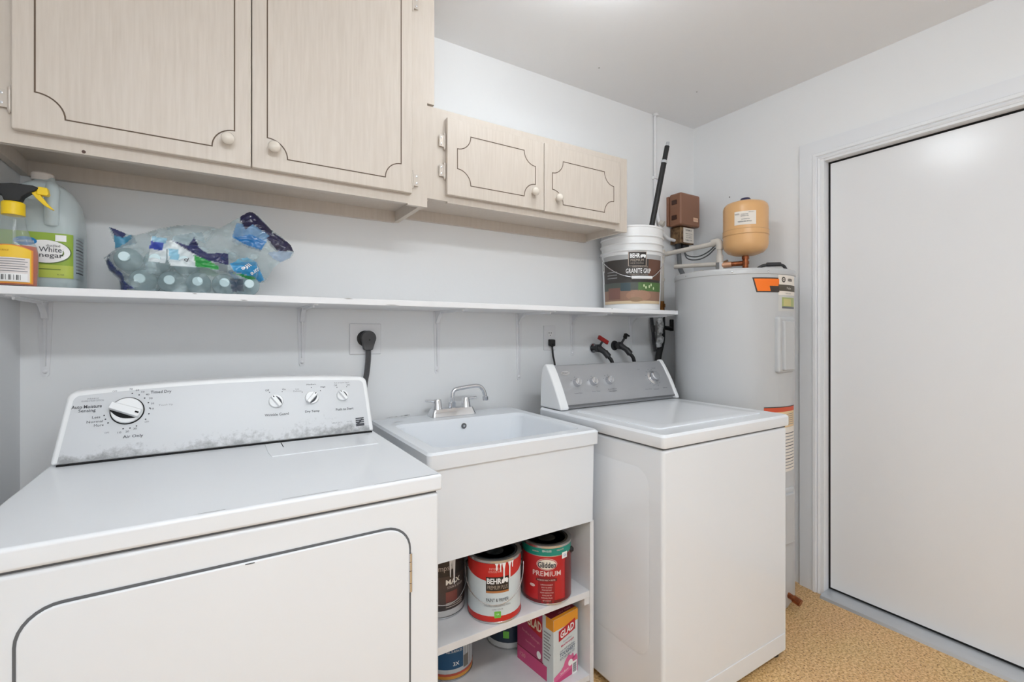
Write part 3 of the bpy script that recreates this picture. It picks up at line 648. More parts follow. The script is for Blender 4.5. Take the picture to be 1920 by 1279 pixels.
# expansion tank on copper tee
TX, TY, TR = 2.196, 1.354, .101
t = thing('expansion_tank', 'tan expansion tank with white label standing on the water heater', 'tank', (TX, TY, 1.516))
MB().lathe([(.02, 1.608), (.05, 1.611), (.08, 1.622), (.096, 1.640), (TR, 1.660), (TR, 1.700), (TR+.002, 1.702), (TR+.002, 1.726), (TR, 1.728), (TR, 1.835), (.097, 1.850), (.088, 1.860), (.05, 1.872), (.006, 1.876)], 48, c=(TX, TY)).build('shell', M_['tan'], t, smooth=35)
MB().lathe([(TR+.0024, 1.7015), (TR+.0024, 1.7030)], 48, c=(TX, TY), close0=False, close1=False).build('seam', M_['tanseam'], t); MB().lathe([(TR+.0024, 1.7250), (TR+.0024, 1.7265)], 48, c=(TX, TY), close0=False, close1=False).build('seam', M_['tanseam'], t)
MB().lathe([(.026, 1.868), (.026, 1.880), (.02, 1.890), (.004, 1.892)], 24, c=(TX, TY)).build('cap', M_['navycap'], t, smooth=40)
lb = cylpatch('label', M_['paper'], t, TX, TY, TR, 184, 238, 1.742, 1.806, .0006)
f = lambda th_, z: cylmap(TX, TY, TR, th_, z, .0014)
for s, a_, z, wd, ht in (('WATTS', 191, 1.793, .02, .006), ('MODEL PLT-5', 226, 1.800, .022, .004), ('POTABLE WATER', 210, 1.791, .03, .004), ('EXPANSION TANK', 210, 1.783, .034, .004), ('MAX PRESSURE 150 PSI', 212, 1.768, .034, .004), ('WARNING READ MANUAL', 210, 1.757, .06, .006)):
    txt(s, wd, ht, f(a_, z), M_['ink'], lb, bold=.01)
mb = MB().tube([(TX, TY, 1.513), (TX, TY, 1.61)], .0135, 14); mb.tube([(TX, TY, 1.572), (TX-.026, TY+.062, 1.572)], .012, 14)
for z in (1.52, 1.566, 1.592): mb.lathe([(.0165, z), (.0165, z+.014)], 14, c=(TX, TY))
mb.build('copper_tee', M_['copper'], t, smooth=40)
MB().tube([(TX-.024, TY+.058, 1.572), (TX-.040, TY+.096, 1.570)], .0145, 12).build('coupling', C_('pale_copper', 214, 164, 132, .4, metal=.4), t, smooth=40)

# cream supply pipe from the wall riser to the heater
t = thing('supply_pipe', 'cream plastic supply pipe elbowed down onto the water heater', 'pipe', (2.136, 1.47, 1.515))
px, py = 2.150, 1.463; ez = 1.686
mb = MB().tube([(px, py, 1.513), (px, py, ez-.01)], .0125, 14); mb.tube([(px, py, ez), (2.088, 1.775, 1.662)], .0125, 14)
mb.build('pipe', M_['cpvc'], t, smooth=40)
mb = MB().tube(bez([(px, py, ez-.035), (px, py, ez-.008), (px-.002, py+.012, ez+.004), (px-.006, py+.038, ez+.002)], 12), .0185, 14); mb.build('elbow', M_['cpvc'], t, smooth=60)
MB().tube([(px, py, 1.584), (px, py, 1.622)], .0175, 14).build('coupling', M_['cpvc'], t, smooth=40)
MB().tube([(px, py+.01, 1.578), (2.126, 1.60, 1.585), (2.10, 1.70, 1.588)], .0115, 12).build('branch', M_['cpvc'], t, smooth=40)
mb = MB().tube([(px, py, 1.548), (px, py, 1.584)], .020, 6); mb.tube([(px, py, 1.576), (px+.035, py-.02, 1.594)], .009, 8); mb.build('union_nut', M_['satin'], t)
MB().tube([(2.088, 1.775, 1.672), (2.088, 1.775, 1.40)], .0115, 12).build('riser', M_['cpvc'], t, smooth=40)
MB().tube([(2.088, 1.775, 1.530), (2.088, 1.775, 1.515)], .015, 12).build('collar', M_['cpvc'], t, smooth=40)
MB().tube([(2.088, 1.775, 1.645), (2.088, 1.775, 1.688)], .017, 12).build('tee', M_['cpvc'], t, smooth=40)
mb = MB().tube([(2.088, 1.775, 1.345), (2.088, 1.775, 1.405)], [.015, .0125], 12); mb.tube([(2.088, 1.775, 1.37), (2.088, 1.775, 1.39)], .0185, 8); mb.build('valve', M_['brass'], t, smooth=40)

# insulated pipe below the shelf
t = thing('insulated_pipe', 'black insulated pipe with torn white foam below the shelf end', 'pipe', (2.088, 1.775, 1.0))
MB().tube(bez([(2.088, 1.775, 1.345), (2.088, 1.775, 1.25), (2.085, 1.775, 1.18), (2.06, 1.775, 1.10), (2.035, 1.775, .96)], 20), .017, 12).build('pipe', M_['insul'], t, smooth=50)
random.seed(4)
mb = MB(); pts = []
for i in range(12):
    z = 1.325-i*.0155; pts.append((2.052+random.uniform(-.006, .006)-(.008 if i > 8 else 0), 1.758+random.uniform(-.004, .004), z))
mb.tube(pts, [.012+random.uniform(0, .010) for _ in pts], 9); mb.build('torn_foam', M_['foam'], t)
mb = MB().tube([(2.02, 1.79, 1.32), (2.02, 1.78, 1.24), (2.035, 1.778, 1.13)], .009, 8); mb.tube([(2.012, 1.77, 1.27), (2.012, 1.77, 1.235)], .011, 8); mb.build('side_pipe', M_['valve'], t)
t = thing('shutoff_valve', 'black shutoff valve handle between insulated pipe and water heater', 'valve', (2.17, 1.79, 1.2))
MB().tube([(2.11, 1.775, 1.258), (2.165, 1.775, 1.252)], .012, 10).build('body', M_['black'], t, smooth=40)
MB().box(2.160, 2.176, 1.765, 1.785, 1.24, 1.305).build('handle', M_['black'], t, bevel=.003)

# white raceway up the wall
t = thing('wall_conduit', 'thin white painted conduit running up the back wall to ceiling', 'conduit', (2.072, 1.808, 1.6))
MB().tube([(2.073, 1.811, 1.62), (2.073, 1.811, 2.452)], .0085, 12).build('pipe', M_['shelf'], t, smooth=50)
MB().lathe([(.016, 2.44), (.016, 2.452)], 14, c=(2.073, 1.805)).build('flange', M_['shelf'], t)
MB().box(2.060, 2.086, 1.799, 1.8195, 2.09, 2.105).build('strap', M_['shelf'], t)

# brown control box
t = thing('electrical_box', 'brown plastic electrical box with labelled metal base in the wall corner', 'electrical box', (2.265, 1.77, 1.7))
b = MB().box(2.181, 2.350, 1.722, 1.805, 1.832, 2.016).build('cover', M_['brown'], t, bevel=.012, seg=3)
MB().box(2.176, 2.362, 1.803, 1.8195, 1.838, 2.006).build('back_plate', M_['brown'], t, bevel=.003)
for z in (1.965, 1.88): MB().box(2.1765, 2.184, 1.75, 1.782, z-.012, z+.012).box(2.174, 2.179, 1.754, 1.778, z+.002, z+.008).build('latch', M_['browndk'], b)
MB().box(2.349, 2.360, 1.745, 1.775, 1.91, 1.94).build('hinge', M_['browndk'], b)
box('sticker', C_('sticker_tan', 238, 200, 170, .5), b, 2.288, 2.328, 1.7212, 1.7222, 1.862, 1.884)
txt('CAUTION', .03, .006, plane((2.308, 1.7212, 1.873), (1, 0, 0), (0, 0, 1)), C_('ink_orange', 196, 110, 70), b)
j = MB().box(2.205, 2.32, 1.742, 1.815, 1.735, 1.830).build('junction_box', M_['bronze'], t, bevel=.004)
box('junction_label', M_['paper'], j, 2.226, 2.316, 1.7405, 1.7415, 1.742, 1.826)
for s, z, wd, ht in (('INTERMATIC', 1.812, .055, .009), ('TIME SWITCH', 1.793, .06, .004), ('120 VOLTS', 1.782, .045, .004), ('40 AMPS', 1.771, .05, .004), ('NEMA TYPE', 1.756, .06, .005)):
    txt(s, wd, ht, plane((2.272, 1.7404, z), (1, 0, 0), (0, 0, 1)), M_['ink'], j, bold=.01)
mb = MB()
for x, z in ((2.225, 1.722), (2.265, 1.720), (2.295, 1.722)): mb.lathe([(.015, z-.02), (.015, z+.014)], 8, c=(x, 1.775))
mb.build('connector', M_['valve'], t)
MB().tube(bez([(2.228, 1.775, 1.71), (2.232, 1.775, 1.66), (2.225, 1.76, 1.59), (2.195, 1.70, 1.53)], 20), .0125, 10).build('flexible_conduit', M_['greyhose'], t, smooth=50)
t = thing('white_cable', 'white cable curving from the wall conduit to the brown electrical box', 'cable', (2.1, 1.80, 1.75))
MB().tube(bez([(2.078, 1.798, 1.93), (2.085, 1.798, 1.87), (2.11, 1.795, 1.80), (2.15, 1.79, 1.765), (2.205, 1.785, 1.755)], 24), .0095, 10).build('cable', M_['shelf'], t, smooth=50)
MB().tube([(2.096, 1.80, 1.845), (2.105, 1.775, 1.835)], .016, 12).build('clamp', M_['cpvc'], t, smooth=40)
for i, (dz, nm) in enumerate(((0, 'upper'), (-.017, 'lower'))):
    o = MB().tube(bez([(2.275, 1.775, 1.702+dz*.3), (2.262, 1.74, 1.668+dz), (2.23, 1.65, 1.648+dz), (2.19, 1.56, 1.655+dz), (2.155, 1.492, 1.676+dz*.8)], 24), .0035, 8).build('grey_wire', M_['greyhose'], None, smooth=50)
    tag(o, 'thin grey wire sagging under the cream supply pipe, %s of the pair' % nm, 'wire', 'sagging wires')

# ---------------------------------------------------------------- washer taps
def tap(name, label, x, z, hm, red):
    t = thing(name, label, 'tap', (x, 1.80, z))
    MB().lathe([(.026, 0), (.024, .006), (.015, .008)], 20, axis_y(x, YB, z)).build('flange', M_['satin'] if red else M_['valve'], t, smooth=40)
    mb = MB().tube([(x, YB, z), (x, YB-.05, z)], .012, 12); mb.tube([(x, YB-.035, z+.004), (x+.018, YB-.075, z-.022)], [.017, .013], 12); mb.lathe([(.02, -.008), (.02, .008)], 14, axis_y(x, YB-.04, z))
    mb.build('body', M_['valve'], t, smooth=40)
    MB().tube([(x+.004, YB-.045, z+.01), (x+.012, YB-.06, z+.038)], .006, 8).build('stem', M_['valve'], t, smooth=40)
    G = Matrix.Translation((x+.013, YB-.062, z+.042)) @ Matrix.Rotation(.45, 4, 'Y')
    mb = MB()
    if red: mb.box(-.034, .034, -.006, .006, -.010, .010, G)
    else: mb.box(-.010, .012, -.005, .005, -.004, .020, G).box(-.004, .026, -.005, .005, .016, .024, G)
    mb.build('handle', hm, t, bevel=.002)
    MB().tube([(x+.016, YB-.070, z-.018), (x+.026, YB-.088, z-.042)], .0155, 10).build('hose_nut', M_['valve'], t, smooth=40)
    MB().tube(bez([(x+.024, YB-.086, z-.040), (x+.038, YB-.098, z-.066), (x+.046, YB-.10, z-.12), (x+.046, YB-.10, z-.2)], 16), .0095, 10).build('hose', M_['black'], t, smooth=50)
tap('washer_tap', 'dark wall tap with red handle and hose behind the washer', 1.622, 1.152, M_['red'], True)
tap('washer_tap', 'dark wall tap with black handle and hose behind the washer', 1.772, 1.163, M_['black'], False)

# ---------------------------------------------------------------- outlets and plugs
t = thing('wall_outlet', 'square white painted dryer outlet plate behind the dryer', 'outlet', (.475, YB, 1.206))
box('plate', M_['shelf'], t, .416, .534, YB-.006, YB, 1.148, 1.265, bevel=.003)
MB().lathe([(.030, 0), (.030, .003), (.026, .004)], 32, axis_y(.472, YB-.006, 1.208)).build('socket', M_['black'], t, smooth=40)
t = thing('power_cord', 'thick grey dryer cord with round angled plug in square outlet', 'power cord', (.48, 1.79, 1.2))
pl = [(.0275*math.cos(a), .0275*math.sin(a)) for a in [math.radians(-30+240*i/20) for i in range(21)]]+[(-.0175, -.042), (-.014, -.0455), (.012, -.0455), (.0155, -.042)]
b = MB().prism(pl, lambda a, b: (.480+a, YB-.0105, 1.210+b), lambda a, b: (.480+a, YB-.036, 1.210+b)).build('plug', M_['cord'], t, bevel=.003)
MB().lathe([(.003, 0), (.003, .001)], 10, axis_y(.4815, YB-.036, 1.203)).build('plug_screw', M_['black'], b)
for dx in (-.0062, 0, .0062):
    MB().tube(bez([(.480+dx, YB-.024, 1.168), (.479+dx, YB-.026, 1.13), (.473+dx, YB-.03, 1.08), (.462+dx, YB-.04, 1.03), (.455+dx, YB-.045, .93)], 20), .0042, 8).build('cable', M_['cord'], t, smooth=50)
t = thing('wall_outlet', 'narrow grey-white wall outlet above the washer console', 'outlet', (1.345, YB, 1.205))
box('plate', M_['shelf'], t, 1.311, 1.380, YB-.006, YB, 1.147, 1.264, bevel=.002)
for z in (1.226, 1.185):
    f = MB().prism(rrect(1.330, 1.361, z-.014, z+.014, .012, 5), lambda a, b: (a, YB-.0062, b), lambda a, b: (a, YB-.0075, b)).build('socket', M_['white_paint'], t)
    MB().box(1.3385, 1.3405, YB-.0082, YB-.0074, z-.001, z+.007).box(1.3505, 1.3525, YB-.0082, YB-.0074, z-.001, z+.007).box(1.344, 1.347, YB-.0082, YB-.0074, z-.010, z-.006).build('slot', M_['black'], f)
t = thing('power_cord', 'thin black washer cord plugged into the narrow wall outlet', 'power cord', (1.35, 1.79, 1.18))
MB().loft([[(1.348+a, YB-.0085, 1.184+b) for a, b in rrect(-.015, .015, -.016, .015, .004, 3)], [(1.348+a, YB-.026, 1.182+b) for a, b in rrect(-.015, .015, -.016, .015, .004, 3)]]).build('plug', M_['black'], t, bevel=.001)
MB().tube(bez([(1.349, YB-.018, 1.176), (1.350, YB-.02, 1.150), (1.352, YB-.022, 1.12), (1.357, YB-.03, 1.07), (1.357, YB-.04, .95)], 24), [.012, .010, .0085, .007]+[.0045]*21, 8).build('cable', M_['black'], t, smooth=50)

# ---------------------------------------------------------------- vinegar jug
JX, JY = -.384, 1.685
m, nt, b, mx, ma = mat_clear('milky_jug', rgb(222, 234, 236), .45, .25); M_['milky'] = m
t = thing('vinegar_jug', 'translucent gallon vinegar jug with green label in the shelf corner', 'jug', (JX, JY, SZ))
def sq(hx, hy, r, z): return [(JX+a, JY+b_, z) for a, b_ in rrect(-hx, hx, -hy, hy, r, 6)]
MB().loft([sq(.066, .066, .03, SZ+.0005), sq(.073, .073, .03, SZ+.006), sq(.074, .074, .028, SZ+.02), sq(.074, .074, .028, SZ+.155), sq(.074, .074, .032, SZ+.175),
           sq(.073, .073, .04, SZ+.20), sq(.068, .068, .05, SZ+.232), sq(.055, .055, .05, SZ+.258), sq(.036, .036, .035, SZ+.276), sq(.021, .021, .0205, SZ+.284), sq(.019, .019, .0185, SZ+.296)]).build('body', M_['milky'], t, smooth=50)
MB().loft([sq(.0655, .0655, .03, SZ+.003), sq(.0715, .0715, .028, SZ+.02), sq(.0715, .0715, .028, SZ+.165)]).build('vinegar', mat_clear('pale_vinegar', rgb(206, 228, 228), .4, .1)[0], t, smooth=50)
MB().tube(bez([(JX+.02, JY-.03, SZ+.268), (JX+.028, JY-.062, SZ+.25), (JX+.03, JY-.078, SZ+.225), (JX+.03, JY-.080, SZ+.19), (JX+.028, JY-.070, SZ+.165)], 20), .014, 12).build('handle', M_['milky'], t, smooth=60)
MB().lathe([(.0215, SZ+.286), (.0225, SZ+.288), (.0225, SZ+.303), (.020, SZ+.306), (.004, SZ+.306)], 28, c=(JX-.004, JY)).build('cap', C_('cap_cream', 232, 222, 214, .4), t, smooth=35)
def jwrap(a, z, eps):
    """front face then right side of the jug; a measured from front centre"""
    h = .0745+eps; r = .028; fl = .0745-r; arc = r*PI/2
    if a <= fl: return Vector((JX+a, JY-h, z))
    if a <= fl+arc:
        q = (a-fl)/r; return Vector((JX+fl+(r+eps)*math.sin(q), JY-fl-(r+eps)*math.cos(q), z))
    return Vector((JX+h, JY-fl+(a-fl-arc), z))
def jpatch(name, m, par, a0, a1, z0, z1, eps, n=24):
    A = [a0+(a1-a0)*i/n for i in range(n+1)]
    return MB().loft([[jwrap(a, SZ+z0, eps) for a in A], [jwrap(a, SZ+z1, eps) for a in A]], False, False, cyc=False).build(name, m, par, smooth=60)
lb = jpatch('label', C_('vinegar_green', 148, 178, 62, .45), t, -.066, .070, .030, .142, .0006)
jpatch('label_shade', C_('vinegar_lime', 186, 200, 84, .45), lb, -.066, .070, .030, .062, .0010)
jpatch('nutrition_panel', C_('vinegar_grey', 172, 186, 190, .45), lb, .070, .138, .030, .142, .0008)
for i in range(11): jpatch('print_line', M_['ink'] if i in (0, 7) else M_['inkpale'], lb, .076, .130, .044+i*.0085, .0475+i*.0085, .0013, 6)
jm = lambda a0, z0, eps: (lambda a, b_: jwrap(a0+a, SZ+z0+b_, eps))
cylpoly('oval_rim', C_('vinegar_dkgreen', 96, 122, 50, .45), lb, jm(.019, .094, .0014), ell(.047, .030, 36))
cylpoly('oval', M_['white_paint'], lb, jm(.018, .095, .0018), ell(.045, .0285, 36))
txt('distilled', .026, .006, jm(.032, .110, .0024), M_['ink'], lb)
txt('White', .042, .0125, jm(.027, .100, .0024), M_['ink'], lb, bold=.006); txt('Vinegar', .062, .0155, jm(.020, .0845, .0024), M_['ink'], lb, bold=.006)
cylpoly('brand_oval', C_('brand_blue', 30, 130, 200, .45), lb, jm(-.018, .118, .0024), ell(.021, .0105, 28)); txt('Great Value', .032, .007, jm(-.018, .118, .0034), M_['white_paint'], lb)
cylpoly('teal_oval', C_('teal_blue', 40, 160, 190, .45), lb, jm(-.028, .070, .0024), ell(.018, .008, 24))
jpatch('corner_tag', M_['white_paint'], lb, .036, .056, .122, .138, .0016); jpatch('print_line', C_('vinegar_dkgreen', 96, 122, 50), lb, .006, .046, .050, .052, .0016)
txt('FL OZ', .012, .003, jm(.046, .038, .0016), M_['ink'], lb); txt('5% ACIDITY', .032, .006, jm(-.03, .154, .0014), C_('ink_faint', 150, 165, 168), lb)

# ---------------------------------------------------------------- spray bottle
SX, SY = -.410, 1.560
t = thing('spray_bottle', 'clear spray bottle with orange cleaner, yellow trigger and black head', 'spray bottle', (SX, SY, SZ))
el = lambda a, b_, z, dx=0: [(SX+dx+a*math.cos(2*PI*i/36), SY+b_*math.sin(2*PI*i/36), z) for i in range(36)]
m, nt, b, mx, ma = mat_clear('clear_bottle', rgb(205, 214, 214), .82, .06); ma.inputs['To Max'].default_value = .45; M_['clearbottle'] = m
MB().loft([el(.040, .025, SZ+.0005), el(.043, .028, SZ+.006), el(.0435, .0285, SZ+.05), el(.0435, .0285, SZ+.078), el(.040, .027, SZ+.098), el(.030, .023, SZ+.118), el(.023, .020, SZ+.14), el(.019, .018, SZ+.165), el(.0175, .0175, SZ+.182)]).build('bottle', M_['clearbottle'], t, smooth=60)
m = mat('orange_cleaner', rgb(236, 92, 22), .15); m.node_tree.nodes['Principled BSDF'].inputs['Transmission Weight'].default_value = .2
MB().loft([el(.040, .026, SZ+.003), el(.0425, .0275, SZ+.05), el(.0425, .0275, SZ+.078), el(.0395, .0262, SZ+.0965)]).build('cleaner', m, t, smooth=60)
def emap(x0, z0, eps):
    def f(a, b_):
        x = x0+a; q = max(-.98, min(.98, x/.0436)); return Vector((SX+x*(1+eps*8), SY-(.0287+eps)*math.sqrt(1-q*q)-eps, SZ+z0+b_))
    return f
def epatch(name, m, par, x0, x1, z0, z1, eps, arch=0., n=20):
    f = emap(0, 0, eps); X = [x0+(x1-x0)*i/n for i in range(n+1)]
    return MB().loft([[f(x, z0) for x in X], [f(x, z1-arch*(x/.04)**2) for x in X]], False, False, cyc=False).build(name, m, par, smooth=60)
lb = epatch('label', C_('label_orange2', 238, 150, 60, .45), t, -.041, .0375, .006, .096, .0007, .012)
epatch('label_yellow', C_('label_bright_yellow', 246, 204, 60, .45), lb, -.040, .035, .009, .094, .0013, .012)
epatch('label_cream', C_('label_pale', 236, 228, 226, .45), lb, -.040, .033, .010, .066, .0019)
epatch('label_white', M_['white_paint'], lb, -.020, .030, .011, .029, .0025)
br = MB(); f = emap(0, 0, .0032)
for i, x in enumerate((-.018, -.015, -.013, -.010, -.0075, -.004, .0015, .0045, .009, .0135, .016, .019)):
    wd = .0008 if i % 3 else .0016; br.add([f(x, .014), f(x+wd, .014), f(x+wd, .026), f(x, .026)], [(0, 1, 2, 3)])
br.build('barcode', M_['black'], lb)
epatch('label_red', C_('label_red', 206, 70, 60, .45), lb, -.040, -.024, .012, .026, .0025)
for i in range(6): epatch('print_line', M_['inkpale'], lb, -.039, .030-.004*(i % 2), .034+i*.0055, .0355+i*.0055, .0025)
txt('n', .008, .010, emap(-.033, .083, .0022), M_['black'], lb, bold=.03); txt('MULTI-SURFACE', .026, .004, emap(-.012, .082, .0022), C_('ink_amber', 170, 110, 30), lb)
MB().lathe([(.0205, SZ+.168), (.0205, SZ+.196), (.018, SZ+.199)], 32, c=(SX, SY)).build('collar', C_('yellow_plastic', 244, 206, 30, .35), t, smooth=35)
MB().tube([(SX, SY, SZ+.005), (SX+.002, SY, SZ+.16)], .0028, 8).build('dip_tube', M_['clearbottle'], t)
hd = [(-.035, .222), (-.03, .236), (.0, .2425), (.035, .242), (.046, .238), (.040, .230), (.028, .222), (.018, .212), (.013, .199), (-.013, .199), (-.017, .212), (-.03, .216)]
h = MB().prism(hd, lambda a, b_: (SX+a, SY-.012, SZ+b_), lambda a, b_: (SX+a, SY+.012, SZ+b_)).build('spray_head', M_['black'], t, bevel=.003)
MB().prism([(.041, .2225), (.060, .221), (.0625, .226), (.060, .2405), (.044, .2415), (.042, .238)], lambda a, b_: (SX+a, SY-.009, SZ+b_), lambda a, b_: (SX+a, SY+.009, SZ+b_)).build('nozzle', C_('yellow_plastic', 0, 0, 0), h, bevel=.002)
MB().prism([(.029, .229), (.042, .236), (.050, .218), (.060, .203), (.071, .190), (.068, .189), (.053, .199), (.040, .213)], lambda a, b_: (SX+a, SY-.006, SZ+b_), lambda a, b_: (SX+a, SY+.006, SZ+b_)).build('trigger', C_('yellow_plastic', 0, 0, 0), h, bevel=.0015)

# ---------------------------------------------------------------- pack of water bottles
m, nt, b, mx, ma = mat_clear('bottle_pet', rgb(186, 214, 220), .78, .05); M_['pet'] = m
bp = [(.010, 0), (.0295, .003), (.031, .010), (.031, .05), (.0295, .056), (.031, .062), (.031, .10), (.0295, .106), (.031, .112), (.031, .135), (.027, .152), (.018, .170), (.0125, .178), (.0125, .186)]
b0 = MB().lathe(bp, 20).mesh('water_bottle'); b0.materials.append(M_['pet'])
for p in b0.polygons: p.use_smooth = True
c0 = MB().lathe([(.0125, .184), (.0125, .196), (.0115, .198), (.003, .198)], 20).mesh('cap'); c0.materials.append(C_('cap_white', 206, 228, 234, .25))
spots = [(x, .0335) for x in (-.175, -.112, -.049, .014, .075)]+[(x, .0885) for x in (-.206, -.143, -.080)]
names = ['first', 'second', 'third', 'fourth', 'fifth']
for i, (x, z) in enumerate(spots):
    t = bpy.data.objects.new('water_bottle', None); C.objects.link(t); t.location = (x, 1.748, SZ+z); t.rotation_euler = (PI/2, 0, 0)
    row = 'bottom' if i < 5 else 'upper'; k = i if i < 5 else i-5
    tag(t, 'clear water bottle lying in the film, %s row, %s from the left' % (row, names[k]), 'bottle', 'water bottles in the film pack')
    for nm, me in (('body', b0), ('cap', c0)):
        o = bpy.data.objects.new(nm, me); C.objects.link(o); o.parent = t
# film: pixel-like outline units (200 per 0.0833 m) turned to metres on the plane y = 1.58
def fpt(px, py):
    u = 180+px*.20833; v = 370+py*.20833; r_ = (u-960)/882; s_, c_ = .52918, .84851
    a = (r_*c_+s_, -r_*s_+c_, (624-v)/882); k = 1.575/a[1]; return (a[0]*k, 1.23+a[2]*k)
OUT = [fpt(*p) for p in ((60, 215), (150, 248), (240, 290), (330, 300), (400, 280), (550, 238), (720, 210), (900, 208), (1000, 222), (1110, 238), (1200, 190), (1310, 130), (1370, 90), (1420, 88), (1480, 130), (1600, 255), (1700, 328), (1780, 400), (1812, 470), (1780, 520), (1680, 565), (1625, 605), (1575, 690), (1530, 748), (1448, 765), (1440, 830), (1400, 880), (1200, 900), (900, 900), (500, 900), (300, 900), (185, 900), (165, 730), (70, 630), (42, 560), (55, 490), (120, 440), (128, 390), (100, 320))]
OPEN = [(x, (z if z > SZ+.02 else z-.12)) for x, z in OUT]
def inside(p, poly):
    x, y = p; c = False; n = len(poly)
    for i in range(n):
        x1, y1 = poly[i]; x2, y2 = poly[(i+1) % n]
        if (y1 > y) != (y2 > y) and x < (x2-x1)*(y-y1)/(y2-y1)+x1: c = not c
    return c
def dist(p, poly):
    best = 9; px, py = p; n = len(poly)
    for i in range(n):
        x1, y1 = poly[i]; x2, y2 = poly[(i+1) % n]; dx, dy = x2-x1, y2-y1
        tt = max(0, min(1, ((px-x1)*dx+(py-y1)*dy)/(dx*dx+dy*dy))); best = min(best, math.hypot(px-x1-tt*dx, py-y1-tt*dy))
    return best
PR = [  # (colour, opacity, outline)
    ((150, 176, 186), .55, ((680, 385), (700, 340), (950, 305), (1000, 420), (900, 380), (830, 440))),
    ((52, 58, 104), .95, ((60, 205), (245, 280), (205, 340), (130, 310))),
    ((60, 150, 190), .85, ((120, 305), (210, 330), (290, 290), (315, 350), (200, 400), (150, 450), (120, 440))),
    ((46, 58, 118), .95, ((40, 500), (125, 445), (110, 545), (180, 640), (250, 690), (265, 760), (370, 835), (210, 835), (190, 720), (50, 610))),
    ((225, 234, 238), .9, ((480, 335), (640, 365), (635, 610), (485, 590))),
    ((150, 200, 226), .9, ((500, 340), (640, 365), (620, 410), (500, 385))),
    ((52, 72, 176), .97, ((490, 385), (600, 402), (600, 490), (470, 455))),
    ((226, 236, 240), .9, ((640, 385), (730, 400), (900, 525), (905, 640), (680, 628), (645, 560))),
    ((150, 206, 232), .85, ((650, 460), (740, 475), (760, 580), (670, 570))),
    ((34, 150, 66), .95, ((880, 530), (1000, 570), (1110, 635), (1110, 662), (905, 645))),
    ((44, 48, 96), .96, ((680, 385), (830, 440), (885, 355), (935, 460), (1010, 512), (1190, 505), (1190, 622), (1000, 578), (860, 505))),
    ((30, 142, 200), .97, ((1200, 612), (1260, 570), (1320, 575), (1450, 575), (1532, 725), (1495, 748), (1430, 725), (1240, 680))),
    ((110, 190, 226), .7, ((1235, 590), (1300, 530), (1370, 522), (1450, 572), (1330, 580))),
    ((34, 150, 66), .95, ((1230, 690), (1445, 722), (1445, 765), (1330, 730))),
    ((110, 160, 206), .7, ((1270, 200), (1420, 215), (1585, 325), (1545, 372), (1400, 305), (1225, 348))),
    ((38, 36, 72), .97, ((1300, 130), (1370, 82), (1430, 85), (1610, 265), (1590, 325), (1420, 215), (1350, 262), (1310, 175))),
    ((38, 36, 72), .97, ((1545, 345), (1620, 285), (1770, 385), (1812, 460), (1650, 458))),
    ((36, 120, 186), .95, ((1225, 345), (1400, 302), (1548, 375), (1500, 452), (1400, 420))),
    ((150, 176, 206), .6, ((1560, 470), (1650, 460), (1800, 465), (1770, 520), (1680, 560), (1600, 520))),
    ((60, 66, 96), .6, ((1200, 735), (1320, 740), (1330, 850), (1220, 860))),
]
PR = [(rgb(*c), o, [fpt(*p) for p in poly]) for c, o, poly in PR]
def halfdepth(p):
    d_ = dist(p, OPEN); x, z = p
    q0_, q1_ = fpt(1420, 500), fpt(1150, 330)
    lim = .100
    fl = min(1., max(0., (x-fpt(1130, 0)[0])/.05))*min(1., max(0., (z-fpt(0, 540)[1])/.03))     # loose flap, thin
    fl = max(fl, min(1., max(0., (x-fpt(1440, 0)[0])/.01)))
    tail = min(1., max(0., (fpt(320, 0)[0]-x)/.02))*min(1., max(0., (z-fpt(0, 440)[1])/.012))
    lim = lim*(1-.78*max(fl, tail))
    top = max(0., z-(SZ+.075)); lim *= 1-.35*min(1., top/.06)
    return lim*(1-math.exp(-d_/.016))
def wr(x, z, s):
    v = Vector((x*16, z*22, s)); r_ = 1-abs(noise.noise(v)*2); r2 = 1-abs(noise.noise(v*2.3+Vector((4, 1, 2)))*2)
    r3 = 1-abs(noise.noise(v*4.7+Vector((9, 3, 5)))*2)
    return .012*(r_-.5)+.008*(r2-.5)+.003*(r3-.5)
x0 = min(p[0] for p in OUT); x1 = max(p[0] for p in OUT); z0 = SZ+.001; z1 = max(p[1] for p in OUT); st = .0026
nx = int((x1-x0)/st)+1; nz = int((z1-z0)/st)+2
grid = {}; V = []; cols = []; faces = []
def fv(i, k, sgn):
    key = (i, k, sgn)
    if key in grid: return grid[key]
    p = (x0+i*st, z0+k*st); ins = inside(p, OUT) or p[1] <= z0
    hd_ = halfdepth(p) if inside(p, OPEN) else 0
    amp = min(1., hd_/.02); y = 1.642+sgn*(hd_+wr(p[0], p[1], 3*sgn)*amp)
    y = max(1.524, y)
    col = [.56, .70, .74, .2]
    n_ = noise.noise(Vector((p[0]*30, p[1]*40, 7)))
    col[3] = .20+.5*max(0, n_)
    for c, o, poly in PR:
        if inside(p, poly): col = [c[0], c[1], c[2], o if sgn < 0 else o*.6]
    grid[key] = len(V); V.append((p[0], y, p[1])); cols.append(col); return grid[key]
for i in range(nx):
    for k in range(nz):
        p = (x0+(i+.5)*st, z0+(k+.5)*st)
        if inside(p, OUT):
            for sg in (-1, 1):
                faces.append((fv(i, k, sg), fv(i+1, k, sg), fv(i+1, k+1, sg), fv(i, k+1, sg)))
t = thing('bottle_pack_film', 'crumpled printed plastic film torn open around water bottles on the shelf', 'plastic wrap', (-.05, 1.64, SZ))
me = bpy.data.meshes.new('film'); me.from_pydata(V, [], faces)
ca = me.color_attributes.new('print', 'FLOAT_COLOR', 'POINT')
for i, c in enumerate(cols): ca.data[i].color = c
